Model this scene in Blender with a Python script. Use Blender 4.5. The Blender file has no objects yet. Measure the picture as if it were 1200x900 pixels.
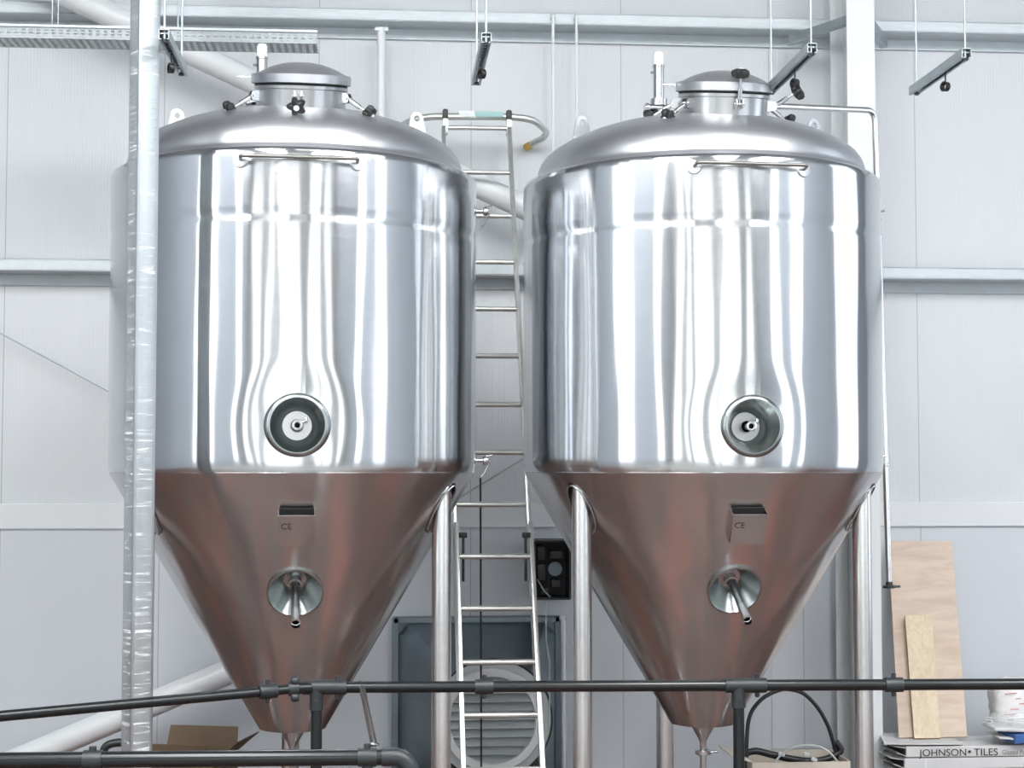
import bpy, bmesh, math, random
from mathutils import Vector, Matrix
random.seed(4)
PI = math.pi
sc = bpy.context.scene
COL = sc.collection

# ------------------------------------------------------------------ camera
F, CX, CY = 1900.0, 600.0, 450.0
YAW, PITCH = math.radians(-4.5), math.radians(3.01)
CAM = Vector((0, 0, 1.9))
cam_d = bpy.data.cameras.new('camera')
cam = bpy.data.objects.new('camera', cam_d)
COL.objects.link(cam)
cam_d.sensor_width = 36.0
cam_d.lens = F / 1200.0 * 36.0
cam_d.clip_end = 200
cam.location = CAM
cam.rotation_euler = (PI / 2 + PITCH, 0, YAW)
sc.camera = cam
R3 = cam.rotation_euler.to_matrix()

def ray(px, py):
    return R3 @ Vector(((px - CX) / F, (CY - py) / F, -1.0))
def at(px, py, Y):                      # where the sight line meets the upright plane y = Y
    d = ray(px, py)
    return CAM + d * (Y / d.y)
def atz(px, py, z):                     # where the sight line meets the level z
    d = ray(px, py)
    return CAM + d * ((z - CAM.z) / d.z)

# ------------------------------------------------------------------ materials
def new_mat(name):
    m = bpy.data.materials.new(name)
    m.use_nodes = True
    nt = m.node_tree
    return m, nt, nt.nodes['Principled BSDF']

def mat(name, col, rough=0.5, metal=0.0, var=0.0, vscale=6.0, bump=0.0, bscale=40.0, stretch=(1, 1, 1), col2=None, spec=0.5, coat=0.0):
    m, nt, b = new_mat(name)
    b.inputs['Base Color'].default_value = (*col, 1)
    b.inputs['Roughness'].default_value = rough
    b.inputs['Metallic'].default_value = metal
    b.inputs['Specular IOR Level'].default_value = spec
    b.inputs['Coat Weight'].default_value = coat
    N, L = nt.nodes, nt.links
    tc = N.new('ShaderNodeTexCoord'); mp = N.new('ShaderNodeMapping')
    mp.inputs['Scale'].default_value = stretch
    L.new(tc.outputs['Object'], mp.inputs['Vector'])
    if var or col2:
        n = N.new('ShaderNodeTexNoise'); n.inputs['Scale'].default_value = vscale; n.inputs['Detail'].default_value = 4
        L.new(mp.outputs[0], n.inputs['Vector'])
        r = N.new('ShaderNodeValToRGB'); L.new(n.outputs['Fac'], r.inputs[0])
        c2 = col2 or tuple(max(0, c * (1 - var)) for c in col)
        r.color_ramp.elements[0].color = (*c2, 1); r.color_ramp.elements[1].color = (*col, 1)
        r.color_ramp.elements[0].position = 0.3; r.color_ramp.elements[1].position = 0.68
        L.new(r.outputs[0], b.inputs['Base Color'])
    if bump:
        n2 = N.new('ShaderNodeTexNoise'); n2.inputs['Scale'].default_value = bscale; n2.inputs['Detail'].default_value = 5
        L.new(mp.outputs[0], n2.inputs['Vector'])
        bp = N.new('ShaderNodeBump'); bp.inputs['Strength'].default_value = bump; bp.inputs['Distance'].default_value = 0.01
        L.new(n2.outputs['Fac'], bp.inputs['Height']); L.new(bp.outputs[0], b.inputs['Normal'])
    return m

def brushed(name, col, rough, aniso, wav=0.0, fine=0.03, rvar=0.05, dent=None):
    """rolled stainless sheet, grained round the vertical axis"""
    m, nt, b = new_mat(name)
    N, L = nt.nodes, nt.links
    b.inputs['Metallic'].default_value = 1
    b.inputs['Base Color'].default_value = (*col, 1)
    b.inputs['Anisotropic'].default_value = aniso
    b.inputs['Anisotropic Rotation'].default_value = 0.25
    tan = N.new('ShaderNodeTangent'); tan.direction_type = 'RADIAL'; tan.axis = 'Z'
    L.new(tan.outputs[0], b.inputs['Tangent'])
    tc = N.new('ShaderNodeTexCoord')
    mp = N.new('ShaderNodeMapping'); mp.inputs['Scale'].default_value = (2.5, 2.5, 60)
    L.new(tc.outputs['Object'], mp.inputs['Vector'])
    n = N.new('ShaderNodeTexNoise'); n.inputs['Scale'].default_value = 3; n.inputs['Detail'].default_value = 6
    L.new(mp.outputs[0], n.inputs['Vector'])
    mr = N.new('ShaderNodeMapRange')
    mr.inputs['To Min'].default_value = rough - rvar; mr.inputs['To Max'].default_value = rough + rvar
    L.new(n.outputs['Fac'], mr.inputs['Value']); L.new(mr.outputs[0], b.inputs['Roughness'])
    mp2 = N.new('ShaderNodeMapping'); mp2.inputs['Scale'].default_value = (1, 1, 0.16)
    L.new(tc.outputs['Object'], mp2.inputs['Vector'])
    n2 = N.new('ShaderNodeTexNoise'); n2.inputs['Scale'].default_value = 3.2; n2.inputs['Detail'].default_value = 1.5
    L.new(mp2.outputs[0], n2.inputs['Vector'])
    b1 = N.new('ShaderNodeBump'); b1.inputs['Strength'].default_value = 1.0; b1.inputs['Distance'].default_value = wav
    L.new(n2.outputs['Fac'], b1.inputs['Height'])
    if dent:                      # the sheet is drawn in slightly round a welded port
        vm = N.new('ShaderNodeVectorMath'); vm.operation = 'DISTANCE'; vm.inputs[1].default_value = dent
        L.new(tc.outputs['Object'], vm.inputs[0])
        md = N.new('ShaderNodeMapRange'); md.interpolation_type = 'SMOOTHERSTEP'
        md.inputs['From Min'].default_value = .08; md.inputs['From Max'].default_value = .34
        L.new(vm.outputs['Value'], md.inputs['Value'])
        bd = N.new('ShaderNodeBump'); bd.inputs['Strength'].default_value = 1.0; bd.inputs['Distance'].default_value = .010
        L.new(md.outputs[0], bd.inputs['Height']); L.new(bd.outputs[0], b1.inputs['Normal'])
    b2 = N.new('ShaderNodeBump'); b2.inputs['Strength'].default_value = fine; b2.inputs['Distance'].default_value = 0.002
    L.new(n.outputs['Fac'], b2.inputs['Height']); L.new(b1.outputs[0], b2.inputs['Normal'])
    L.new(b2.outputs[0], b.inputs['Normal'])
    return m

M = {}
M['jacket'] = brushed('rolled stainless jacket', (0.60, 0.615, 0.63), 0.15, 0.93, wav=0.012, fine=0.02, dent=(0, -.9, 2.095))
M['cone'] = brushed('rolled stainless cone', (0.56, 0.545, 0.54), 0.24, 0.3, wav=0.03, fine=0.02)
M['dome'] = brushed('polished stainless head', (0.58, 0.59, 0.61), 0.40, 0.4, wav=0.003, fine=0.02)
M['steel'] = mat('satin stainless', (0.72, 0.73, 0.74), 0.24, 1.0, var=0.08, vscale=9)
M['neck'] = mat('grey brushed steel', (0.50, 0.51, 0.51), 0.28, 1.0, var=0.1, vscale=8)
M['traymetal'] = mat('dull tray sheet', (0.34, 0.37, 0.38), 0.45, 0.3)
M['legsteel'] = mat('brushed tube stainless', (0.74, 0.74, 0.73), 0.26, 1.0, var=0.12, vscale=8, stretch=(1, 1, .3), bump=.05, bscale=60)
M['chrome'] = mat('bright fitting steel', (0.55, 0.56, 0.57), 0.2, 1.0)
M['cup'] = mat('turned stainless cup', (0.36, 0.39, 0.385), 0.24, 1.0, var=0.1)
M['knob'] = mat('black moulded knob', (0.012, 0.013, 0.014), 0.38)
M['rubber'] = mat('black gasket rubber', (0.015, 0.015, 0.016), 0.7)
M['hole'] = mat('bore shade', (0.006, 0.006, 0.006), 0.8)  # flat black painting the shade inside open tube ends
M['galv'] = mat('galvanised steel', (0.46, 0.51, 0.53), 0.4, 0.85, var=0.15, vscale=14, bump=.05)
M['raillip'] = mat('galvanised rail', (0.56, 0.61, 0.63), 0.42, 0.15, var=0.08, vscale=10)
M['duct'] = mat('galvanised duct sheet', (0.20, 0.25, 0.28), 0.36, 0.75, var=0.2, vscale=5)
M['slat'] = mat('grey shutter slat', (0.50, 0.54, 0.55), 0.4, 0.2, var=0.1)
M['white'] = mat('white painted steel', (0.72, 0.74, 0.745), 0.35, 0.0, var=0.03)
M['plastic'] = mat('white plastic', (0.80, 0.82, 0.83), 0.3)
M['black'] = mat('black gloss painted tube', (0.007, 0.009, 0.010), 0.22, 0.0, spec=0.45, bump=0.02, bscale=300)
M['clamp'] = mat('black iron fitting', (0.016, 0.020, 0.022), 0.38, 0.0, bump=0.15, bscale=120)
M['alu'] = mat('aluminium ladder', (0.76, 0.77, 0.74), 0.34, 0.85, var=0.2, vscale=12, bump=0.05)
M['yellow'] = mat('yellow rubber end', (0.62, 0.42, 0.10), 0.6)
M['card'] = mat('cardboard', (0.15, 0.105, 0.062), 0.8, var=0.12, vscale=12)
M['cardpale'] = mat('pale cardboard', (0.58, 0.52, 0.44), 0.8, var=0.08, vscale=12)
M['tilebox'] = mat('white printed carton', (0.62, 0.62, 0.62), 0.55, var=0.06, vscale=9)
M['ink'] = mat('black ink', (0.02, 0.02, 0.022), 0.6)
M['ink_grey'] = mat('grey ink', (0.22, 0.22, 0.23), 0.6)
M['ink_red'] = mat('red ink', (0.50, 0.10, 0.08), 0.6)
M['cable'] = mat('black cable', (0.012, 0.014, 0.016), 0.4)
M['cable_grey'] = mat('grey cable', (0.45, 0.48, 0.48), 0.4)
M['blue'] = mat('blue carton', (0.05, 0.13, 0.36), 0.45, var=0.1)
M['dark'] = mat('dark equipment plastic', (0.022, 0.028, 0.03), 0.45, var=0.3, vscale=10)
M['bag'] = mat('white woven bag', (0.78, 0.77, 0.76), 0.6, bump=0.5, bscale=22, var=0.1, vscale=7)
M['label'] = mat('pale sticker', (0.75, 0.80, 0.80), 0.4)
M['teal'] = mat('teal print', (0.30, 0.52, 0.50), 0.4)

def wood(name, c1, c2, s, vec=(1, 1, 1)):
    m, nt, b = new_mat(name); N, L = nt.nodes, nt.links
    tc = N.new('ShaderNodeTexCoord'); mp = N.new('ShaderNodeMapping'); mp.inputs['Scale'].default_value = vec
    L.new(tc.outputs['Object'], mp.inputs['Vector'])
    n = N.new('ShaderNodeTexNoise'); n.inputs['Scale'].default_value = s; n.inputs['Detail'].default_value = 6; n.inputs['Distortion'].default_value = 1.2
    L.new(mp.outputs[0], n.inputs['Vector'])
    r = N.new('ShaderNodeValToRGB'); L.new(n.outputs['Fac'], r.inputs[0])
    r.color_ramp.elements[0].color = (*c1, 1); r.color_ramp.elements[1].color = (*c2, 1)
    r.color_ramp.elements[0].position = 0.35; r.color_ramp.elements[1].position = 0.62
    L.new(r.outputs[0], b.inputs['Base Color']); b.inputs['Roughness'].default_value = 0.6
    return m
M['ply'] = wood('plywood face', (0.53, 0.41, 0.32), (0.63, 0.51, 0.41), 2.2, (1.2, 1.2, 6))
M['plank'] = wood('pale softwood', (0.60, 0.48, 0.33), (0.69, 0.58, 0.42), 3.0, (9, 9, 1.0))
M['plyedge'] = mat('dark plywood edge', (0.35, 0.20, 0.08), 0.7)

def panel_mat(name, col, ribs=True):
    m, nt, b = new_mat(name); N, L = nt.nodes, nt.links
    b.inputs['Roughness'].default_value = 0.42
    tc = N.new('ShaderNodeTexCoord'); sep = N.new('ShaderNodeSeparateXYZ'); L.new(tc.outputs['Object'], sep.inputs[0])
    add = N.new('ShaderNodeMath'); add.operation = 'ADD'; L.new(sep.outputs[0], add.inputs[0]); L.new(sep.outputs[1], add.inputs[1])
    n = N.new('ShaderNodeTexNoise'); n.inputs['Scale'].default_value = 1.3; n.inputs['Detail'].default_value = 3
    mp = N.new('ShaderNodeMapping'); mp.inputs['Scale'].default_value = (2, 2, 0.25)
    L.new(tc.outputs['Object'], mp.inputs[0]); L.new(mp.outputs[0], n.inputs['Vector'])
    mx = N.new('ShaderNodeMix'); mx.data_type = 'RGBA'
    mx.inputs['A'].default_value = (*[c * 0.95 for c in col], 1); mx.inputs['B'].default_value = (*col, 1)
    L.new(n.outputs['Fac'], mx.inputs['Factor'])
    # narrow dark joint every metre
    md = N.new('ShaderNodeMath'); md.operation = 'FRACT'; L.new(add.outputs[0], md.inputs[0])
    lt = N.new('ShaderNodeMath'); lt.operation = 'LESS_THAN'; lt.inputs[1].default_value = 0.006; L.new(md.outputs[0], lt.inputs[0])
    mx2 = N.new('ShaderNodeMix'); mx2.data_type = 'RGBA'; mx2.inputs['B'].default_value = (*[c * 0.6 for c in col], 1)
    L.new(mx.outputs['Result'], mx2.inputs['A']); L.new(lt.outputs[0], mx2.inputs['Factor'])
    L.new(mx2.outputs['Result'], b.inputs['Base Color'])
    if ribs:
        mu = N.new('ShaderNodeMath'); mu.operation = 'MULTIPLY'; mu.inputs[1].default_value = 2 * PI / 0.04; L.new(add.outputs[0], mu.inputs[0])
        si = N.new('ShaderNodeMath'); si.operation = 'SINE'; L.new(mu.outputs[0], si.inputs[0])
        ab = N.new('ShaderNodeMath'); ab.operation = 'POWER'; ab.inputs[1].default_value = 6; L.new(si.outputs[0], ab.inputs[0])
        bp = N.new('ShaderNodeBump'); bp.inputs['Strength'].default_value = 0.2; bp.inputs['Distance'].default_value = 0.003
        L.new(ab.outputs[0], bp.inputs['Height']); L.new(bp.outputs[0], b.inputs['Normal'])
    return m
M['panel'] = panel_mat('ribbed white cladding', (0.61, 0.635, 0.65))
M['panelsmooth'] = panel_mat('smooth white cladding', (0.59, 0.62, 0.65), False)
M['flash'] = mat('white flashing', (0.66, 0.68, 0.69), 0.4)
M['bluewall'] = mat('pale blue grey wall', (0.35, 0.38, 0.42), 0.6, var=0.06, vscale=1)
M['greywall'] = mat('warm grey wall', (0.50, 0.51, 0.50), 0.6, var=0.08, vscale=1)
M['roof'] = mat('grey roof liner', (0.40, 0.41, 0.42), 0.6)

def floor_mat():
    m, nt, b = new_mat('red oxide floor paint'); N, L = nt.nodes, nt.links
    tc = N.new('ShaderNodeTexCoord'); mp = N.new('ShaderNodeMapping')
    mp.inputs['Rotation'].default_value = (0, 0, 0.5); mp.inputs['Scale'].default_value = (2.6, 0.8, 1)
    L.new(tc.outputs['Object'], mp.inputs[0])
    n = N.new('ShaderNodeTexNoise'); n.inputs['Scale'].default_value = 1.5; n.inputs['Detail'].default_value = 5
    L.new(mp.outputs[0], n.inputs['Vector'])
    r = N.new('ShaderNodeValToRGB'); L.new(n.outputs['Fac'], r.inputs[0])
    e = r.color_ramp.elements
    e[0].position = 0.38; e[0].color = (0.050, 0.040, 0.035, 1)
    e[1].position = 0.66; e[1].color = (0.24, 0.062, 0.036, 1)
    x = e.new(0.5); x.color = (0.088, 0.054, 0.043, 1)
    # pale streaks put into the unseen floor's colour to streak the cone reflections
    mp3 = N.new('ShaderNodeMapping'); mp3.inputs['Rotation'].default_value = (0, 0, -0.5); mp3.inputs['Scale'].default_value = (4.5, .5, 1)
    L.new(tc.outputs['Object'], mp3.inputs[0])
    n3 = N.new('ShaderNodeTexNoise'); n3.inputs['Scale'].default_value = 1.6; n3.inputs['Detail'].default_value = 3; L.new(mp3.outputs[0], n3.inputs['Vector'])
    mr = N.new('ShaderNodeMapRange'); mr.inputs['From Min'].default_value = .57; mr.inputs['From Max'].default_value = .66; mr.inputs['To Max'].default_value = .4
    L.new(n3.outputs['Fac'], mr.inputs['Value'])
    mx = N.new('ShaderNodeMix'); mx.data_type = 'RGBA'; mx.inputs['B'].default_value = (.22, .19, .17, 1)
    L.new(r.outputs[0], mx.inputs['A']); L.new(mr.outputs[0], mx.inputs['Factor'])
    L.new(mx.outputs['Result'], b.inputs['Base Color']); b.inputs['Roughness'].default_value = 0.5
    return m
M['concrete'] = mat('light concrete floor', (0.24, 0.24, 0.23), 0.6, var=0.15, vscale=1.2)
M['floor'] = floor_mat()

def emit(name, col, s):
    m, nt, b = new_mat(name)
    b.inputs['Base Color'].default_value = (0.8, 0.8, 0.8, 1)
    b.inputs['Emission Color'].default_value = (*col, 1); b.inputs['Emission Strength'].default_value = s
    return m
M['day'] = emit('daylight through glazing', (0.96, 0.98, 1.0), 1.35)
M['dayside'] = emit('daylight through side glazing', (0.80, 0.88, 1.0), 1.6)
M['lamp'] = emit('lamp diffuser', (1.0, 0.99, 0.95), 8.0)
M['rooflight'] = emit('daylit roof sheet', (0.98, 0.99, 1.0), 19.0)

def film():
    m, nt, b = new_mat('clear wrapping film'); N, L = nt.nodes, nt.links
    out = N['Material Output']
    b.inputs['Base Color'].default_value = (0.9, 0.93, 0.94, 1); b.inputs['Roughness'].default_value = 0.16
    tr = N.new('ShaderNodeBsdfTransparent'); mix = N.new('ShaderNodeMixShader')
    tc = N.new('ShaderNodeTexCoord'); mp = N.new('ShaderNodeMapping')
    mp.inputs['Rotation'].default_value = (0.6, 0.9, 0); mp.inputs['Scale'].default_value = (5, 7, 70)
    L.new(tc.outputs['Object'], mp.inputs[0])
    n = N.new('ShaderNodeTexNoise'); n.inputs['Scale'].default_value = 1.0; n.inputs['Detail'].default_value = 6; n.inputs['Distortion'].default_value = .8
    L.new(mp.outputs[0], n.inputs['Vector'])
    bp = N.new('ShaderNodeBump'); bp.inputs['Strength'].default_value = .7; bp.inputs['Distance'].default_value = 0.003
    L.new(n.outputs['Fac'], bp.inputs['Height']); L.new(bp.outputs[0], b.inputs['Normal'])
    r = N.new('ShaderNodeMapRange'); r.inputs['From Min'].default_value = .55; r.inputs['From Max'].default_value = .72
    r.inputs['To Min'].default_value = .10; r.inputs['To Max'].default_value = .8
    L.new(n.outputs['Fac'], r.inputs['Value'])
    L.new(r.outputs[0], mix.inputs[0]); L.new(tr.outputs[0], mix.inputs[1]); L.new(b.outputs[0], mix.inputs[2])
    L.new(mix.outputs[0], out.inputs['Surface'])
    return m
M['film'] = film()

# ------------------------------------------------------------------ mesh helpers
def frame_of(d):
    d = Vector(d).normalized()
    a = Vector((0, 0, 1)) if abs(d.z) < 0.9 else Vector((1, 0, 0))
    u = d.cross(a).normalized(); v = u.cross(d).normalized()
    return u, v, d

class MB:
    def __init__(s):
        s.bm = bmesh.new()
    def box(s, c, size, rot=None, bevel=0.0):
        tmp = bmesh.new()
        bmesh.ops.create_cube(tmp, size=1.0)
        bmesh.ops.scale(tmp, vec=size, verts=tmp.verts)
        if bevel:
            bmesh.ops.bevel(tmp, geom=tmp.edges[:], offset=bevel, segments=2, profile=0.5, affect='EDGES')
        mt = Matrix.Translation(Vector(c))
        if rot is not None:
            mt = mt @ (rot.to_4x4() if isinstance(rot, Matrix) else rot)
        tmp.transform(mt)
        me = bpy.data.meshes.new('t'); tmp.to_mesh(me); tmp.free(); s.bm.from_mesh(me); bpy.data.meshes.remove(me)
        return s
    def ring(s, c, u, v, r, n):
        return [s.bm.verts.new(c + u * (r * math.cos(2 * PI * i / n)) + v * (r * math.sin(2 * PI * i / n))) for i in range(n)]
    def tube(s, pts, r, n=16, caps=True, rs=None):
        pts = [Vector(p) for p in pts]
        k = len(pts)
        u, v, d = frame_of(pts[1] - pts[0])
        rings = []
        for i, p in enumerate(pts):
            if i == 0: t = pts[1] - pts[0]
            elif i == k - 1: t = pts[-1] - pts[-2]
            else: t = (pts[i + 1] - p).normalized() + (p - pts[i - 1]).normalized()
            t.normalize()
            u = (u - t * u.dot(t)).normalized(); v = t.cross(u)
            rr = rs[i] if rs else r
            if 0 < i < k - 1:
                a = (pts[i + 1] - p).angle(p - pts[i - 1], 0); rr = rr / max(0.8, math.cos(a / 2)) if False else rr
            rings.append(s.ring(p, u, v, rr, n))
        for a, b in zip(rings, rings[1:]):
            for i in range(n):
                s.bm.faces.new((a[i], a[(i + 1) % n], b[(i + 1) % n], b[i]))
        if caps:
            s.bm.faces.new(rings[0][::-1]); s.bm.faces.new(rings[-1])
        return s
    def lathe(s, prof, n=64, o=(0, 0, 0), axis=(0, 0, 1), closed=False):
        """prof = (radius, height) pairs turned round an axis"""
        o = Vector(o); u, v, d = frame_of(axis)
        rings = []
        for r, h in prof:
            if r < 1e-6: rings.append([s.bm.verts.new(o + d * h)])
            else: rings.append(s.ring(o + d * h, u, v, r, n))
        prs = list(zip(rings, rings[1:])) + ([(rings[-1], rings[0])] if closed else [])
        for a, b in prs:
            for i in range(n):
                j = (i + 1) % n
                if len(a) == 1 and len(b) == 1: continue
                if len(a) == 1: s.bm.faces.new((a[0], b[j], b[i]))
                elif len(b) == 1: s.bm.faces.new((a[i], a[j], b[0]))
                else: s.bm.faces.new((a[i], a[j], b[j], b[i]))
        return s
    def prism(s, poly, o, ax, ay, az, depth):
        """poly in (ax, ay), pushed out along az"""
        o, ax, ay, az = Vector(o), Vector(ax), Vector(ay), Vector(az)
        A = [s.bm.verts.new(o + ax * x + ay * y) for x, y in poly]
        B = [s.bm.verts.new(o + ax * x + ay * y + az * depth) for x, y in poly]
        n = len(poly)
        s.bm.faces.new(A); s.bm.faces.new(B[::-1])
        for i in range(n): s.bm.faces.new((A[i], B[i], B[(i + 1) % n], A[(i + 1) % n]))
        return s
    def quad(s, a, b, c, d):
        s.bm.faces.new([s.bm.verts.new(Vector(p)) for p in (a, b, c, d)]); return s
    def build(s, name, m, parent=None, label=None, smooth=True, ang=35, loc=None):
        bmesh.ops.recalc_face_normals(s.bm, faces=s.bm.faces)
        me = bpy.data.meshes.new(name); s.bm.to_mesh(me); s.bm.free()
        ob = bpy.data.objects.new(name, me); COL.objects.link(ob)
        if parent is None:
            # put the object's own origin at the foot of its mesh
            co = [v.co for v in me.vertices]
            c = Vector(((min(v.x for v in co) + max(v.x for v in co)) / 2, (min(v.y for v in co) + max(v.y for v in co)) / 2, min(v.z for v in co)))
            me.transform(Matrix.Translation(-c)); ob.location = c
        else:
            ob.parent = parent
            # meshes are written in world space unless the parent sits at a thing's base
            if in_world(parent):
                me.transform(Matrix.Translation(-world_loc(parent)))
        me.materials.append(M[m] if isinstance(m, str) else m)
        if smooth:
            for p in me.polygons: p.use_smooth = True
            me.set_sharp_from_angle(angle=math.radians(ang))
        if label: ob['label'] = label
        return ob

def in_world(o):
    while o.parent: o = o.parent
    return bool(o.get('_world'))
def world_loc(o):
    v = Vector(o.location)
    while o.parent: o = o.parent; v += o.location
    return v

def tag(o, label, cat, group=None):
    o['label'] = label; o['category'] = cat
    if group: o['group'] = group
    return o
def struct(o):
    o['kind'] = 'structure'; return o
WORLD = []
def thing(name, loc, label, cat, group=None, rz=0.0, world=True):
    o = bpy.data.objects.new(name, None); COL.objects.link(o)
    o.location = loc; o.rotation_euler = (0, 0, rz); o.empty_display_size = .1
    tag(o, label, cat, group)
    if world: o['_world'] = 1; WORLD.append(o)
    return o
def copy_tree(o, parent=None):
    c = o.copy(); COL.objects.link(c)
    if parent is not None: c.parent = parent
    for ch in list(o.children): copy_tree(ch, c)
    return c
def arc(c, u, v, r, a0, a1, n=8):
    c, u, v = Vector(c), Vector(u), Vector(v)
    return [c + u * (r * math.cos(a0 + (a1 - a0) * i / n)) + v * (r * math.sin(a0 + (a1 - a0) * i / n)) for i in range(n + 1)]
def rounded(pts, r, n=6):
    """round the corners of a polyline"""
    pts = [Vector(p) for p in pts]; out = [pts[0]]
    for i in range(1, len(pts) - 1):
        a, p, b = pts[i - 1], pts[i], pts[i + 1]
        da, db = (a - p), (b - p)
        rr = min(r, da.length * .45, db.length * .45)
        s, e = p + da.normalized() * rr, p + db.normalized() * rr
        for k in range(n + 1):
            t = k / n
            out.append(s * (1 - t) ** 2 + p * 2 * t * (1 - t) + e * t * t)
    out.append(pts[-1]); return out

def cut(ob, cutters):
    """cut holes through sheet metal for good (no helper objects left behind)"""
    for mbx in cutters:
        bmesh.ops.recalc_face_normals(mbx.bm, faces=mbx.bm.faces)
        me = bpy.data.meshes.new('c'); mbx.bm.to_mesh(me); mbx.bm.free()
        c = bpy.data.objects.new('c', me); COL.objects.link(c)
        par = ob.parent; ob.parent = None
        md = ob.modifiers.new('b', 'BOOLEAN'); md.object = c; md.operation = 'DIFFERENCE'; md.solver = 'EXACT'
        bpy.context.view_layer.update()
        dg = bpy.context.evaluated_depsgraph_get()
        nm = bpy.data.meshes.new_from_object(ob.evaluated_get(dg))
        ob.modifiers.clear(); old = ob.data; ob.data = nm; nm.name = old.name
        ob.parent = par
        bpy.data.objects.remove(c)
    for p in ob.data.polygons: p.use_smooth = True
    ob.data.set_sharp_from_angle(angle=math.radians(30))

# ------------------------------------------------------------------ room shell
FZ = -0.13                               # level of the floor
WY = 10.6                                # face of the far wall
XL, XR, YB, ZC = -7.5, 8.5, -9.0, 7.4
YF = 4.3                                 # the red painted bay starts here
struct(MB().box(((XL + XR) / 2, (YB + YF) / 2 - .1, FZ - 0.05), (XR - XL + .4, YF - YB + .2, .1)).build('floor', 'concrete', smooth=False))
struct(MB().box(((XL + XR) / 2, (YF + WY) / 2 + .1, FZ - 0.05), (XR - XL + .4, WY - YF + .2, .1)).build('floor', 'floor', smooth=False))
struct(MB().box(((XL + XR) / 2, (YB + WY) / 2, ZC + 0.05), (XR - XL + .4, WY - YB + .4, .1)).build('ceiling', 'roof', smooth=False))
zd0, zd1 = 1.52, 1.68
struct(MB().box(((XL + XR) / 2, WY + .06, (zd0 + ZC) / 2), (XR - XL + .4, .12, ZC - zd0)).build('wall_back', 'panel', smooth=False))
struct(MB().box(((XL + XR) / 2, WY + .045, (zd0 + FZ) / 2), (XR - XL + .4, .12, zd0 - FZ)).build('wall_back_lower', 'panelsmooth', smooth=False))
struct(MB().box(((XL + XR) / 2, WY - .012, (zd0 + zd1) / 2), (XR - XL, .03, zd1 - zd0), bevel=.004).build('trim_1', 'flash', smooth=False))
# a fine metal bead under the flashing
struct(MB().box(((XL + XR) / 2, WY - .022, zd0 + .003), (XR - XL, .016, .007)).build('trim_2', 'galv', smooth=False))
struct(MB().box((XL - .1, (YB + WY) / 2, (ZC + FZ) / 2), (.2, WY - YB, ZC - FZ)).build('wall_left', 'bluewall', smooth=False))
struct(MB().box((XR + .1, (YB + WY) / 2, (ZC + FZ) / 2), (.2, WY - YB, ZC - FZ)).build('wall_right', 'bluewall', smooth=False))
struct(MB().box(((XL + XR) / 2, YB - .1, (ZC + FZ) / 2), (XR - XL + .4, .2, ZC - FZ)).build('wall_front', 'greywall', smooth=False))

wn = [0]
def window(a, b, z0, z1, side, m='day', bars=2):
    """framed glazing set on the inner face of a wall"""
    wn[0] += 1
    mbp, mbf = MB(), MB()
    def bx(mb, lo, hi, zz0, zz1, d):
        w, h, c, zc = hi - lo, zz1 - zz0, (lo + hi) / 2, (zz0 + zz1) / 2
        if side == 'front': mb.box((c, YB + d / 2, zc), (w, d, h))
        elif side == 'left': mb.box((XL + d / 2, c, zc), (d, w, h))
        else: mb.box((XR - d / 2, c, zc), (d, w, h))
    bx(mbp, a, b, z0, z1, .03)
    g = struct(mbp.build('window_%d' % wn[0], m, smooth=False))
    for lo, hi, q0, q1 in [(a - .06, a, z0 - .06, z1 + .06), (b, b + .06, z0 - .06, z1 + .06), (a, b, z0 - .06, z0), (a, b, z1, z1 + .06)]:
        bx(mbf, lo, hi, q0, q1, .09)
    for k in range(1, bars):
        x = a + (b - a) * k / bars; bx(mbf, x - .02, x + .02, z0, z1, .07)
    f = mbf.build('window_frame', 'galv', smooth=False)
    f.parent = g; f.matrix_parent_inverse = Matrix.Translation(-g.location); f['_p'] = 1; del f['_p']
for a, b in [(-6.6, -5.3), (-4.4, -3.6), (-2.7, 0.9), (2.3, 3.3), (3.6, 5.0), (6.3, 7.4)]:
    window(a, b, 0.6, 6.4, 'front', bars=2)
for a, b in [(0.6, 3.4), (-5.4, -3.2)]:
    window(a, b, 1.0, 6.2, 'left', bars=2)
for a, b in [(6.4, 8.8), (1.2, 2.4), (-3, -0.8)]:
    window(a, b, 0.8, 6.2, 'right', 'dayside', bars=1)
# roof sheets that let daylight in, and unseen lamps added to brighten the room
for i, x in enumerate((-5.2, -1.6, 2.2, 5.8)):
    o = MB().box((x, .6, ZC - .015), (1.1, 7.0, .03)).build('window_%d' % (20 + i), 'rooflight', smooth=False); struct(o)
for i, (x, y) in enumerate([(-3.4, 4.6), (0.3, 4.6), (4.0, 4.6), (-3.4, -2), (0.3, -2), (4.0, -2)]):
    t = thing('fill_lamp', (x, y, 6.2), 'long white lamp added out of view under the roof to brighten the room', 'lamp', 'added fill lamps')
    MB().box((x, y, 6.24), (1.3, .34, .08), bevel=.01).build('lamp_housing', 'white', t)
    MB().box((x, y, 6.192), (1.2, .28, .016)).build('diffuser', 'lamp', t)
    for sx in (-.5, .5): MB().tube([(x + sx, y, 6.28), (x + sx, y, ZC)], .004, 6).build('suspension_wire', 'galv', t)

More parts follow.
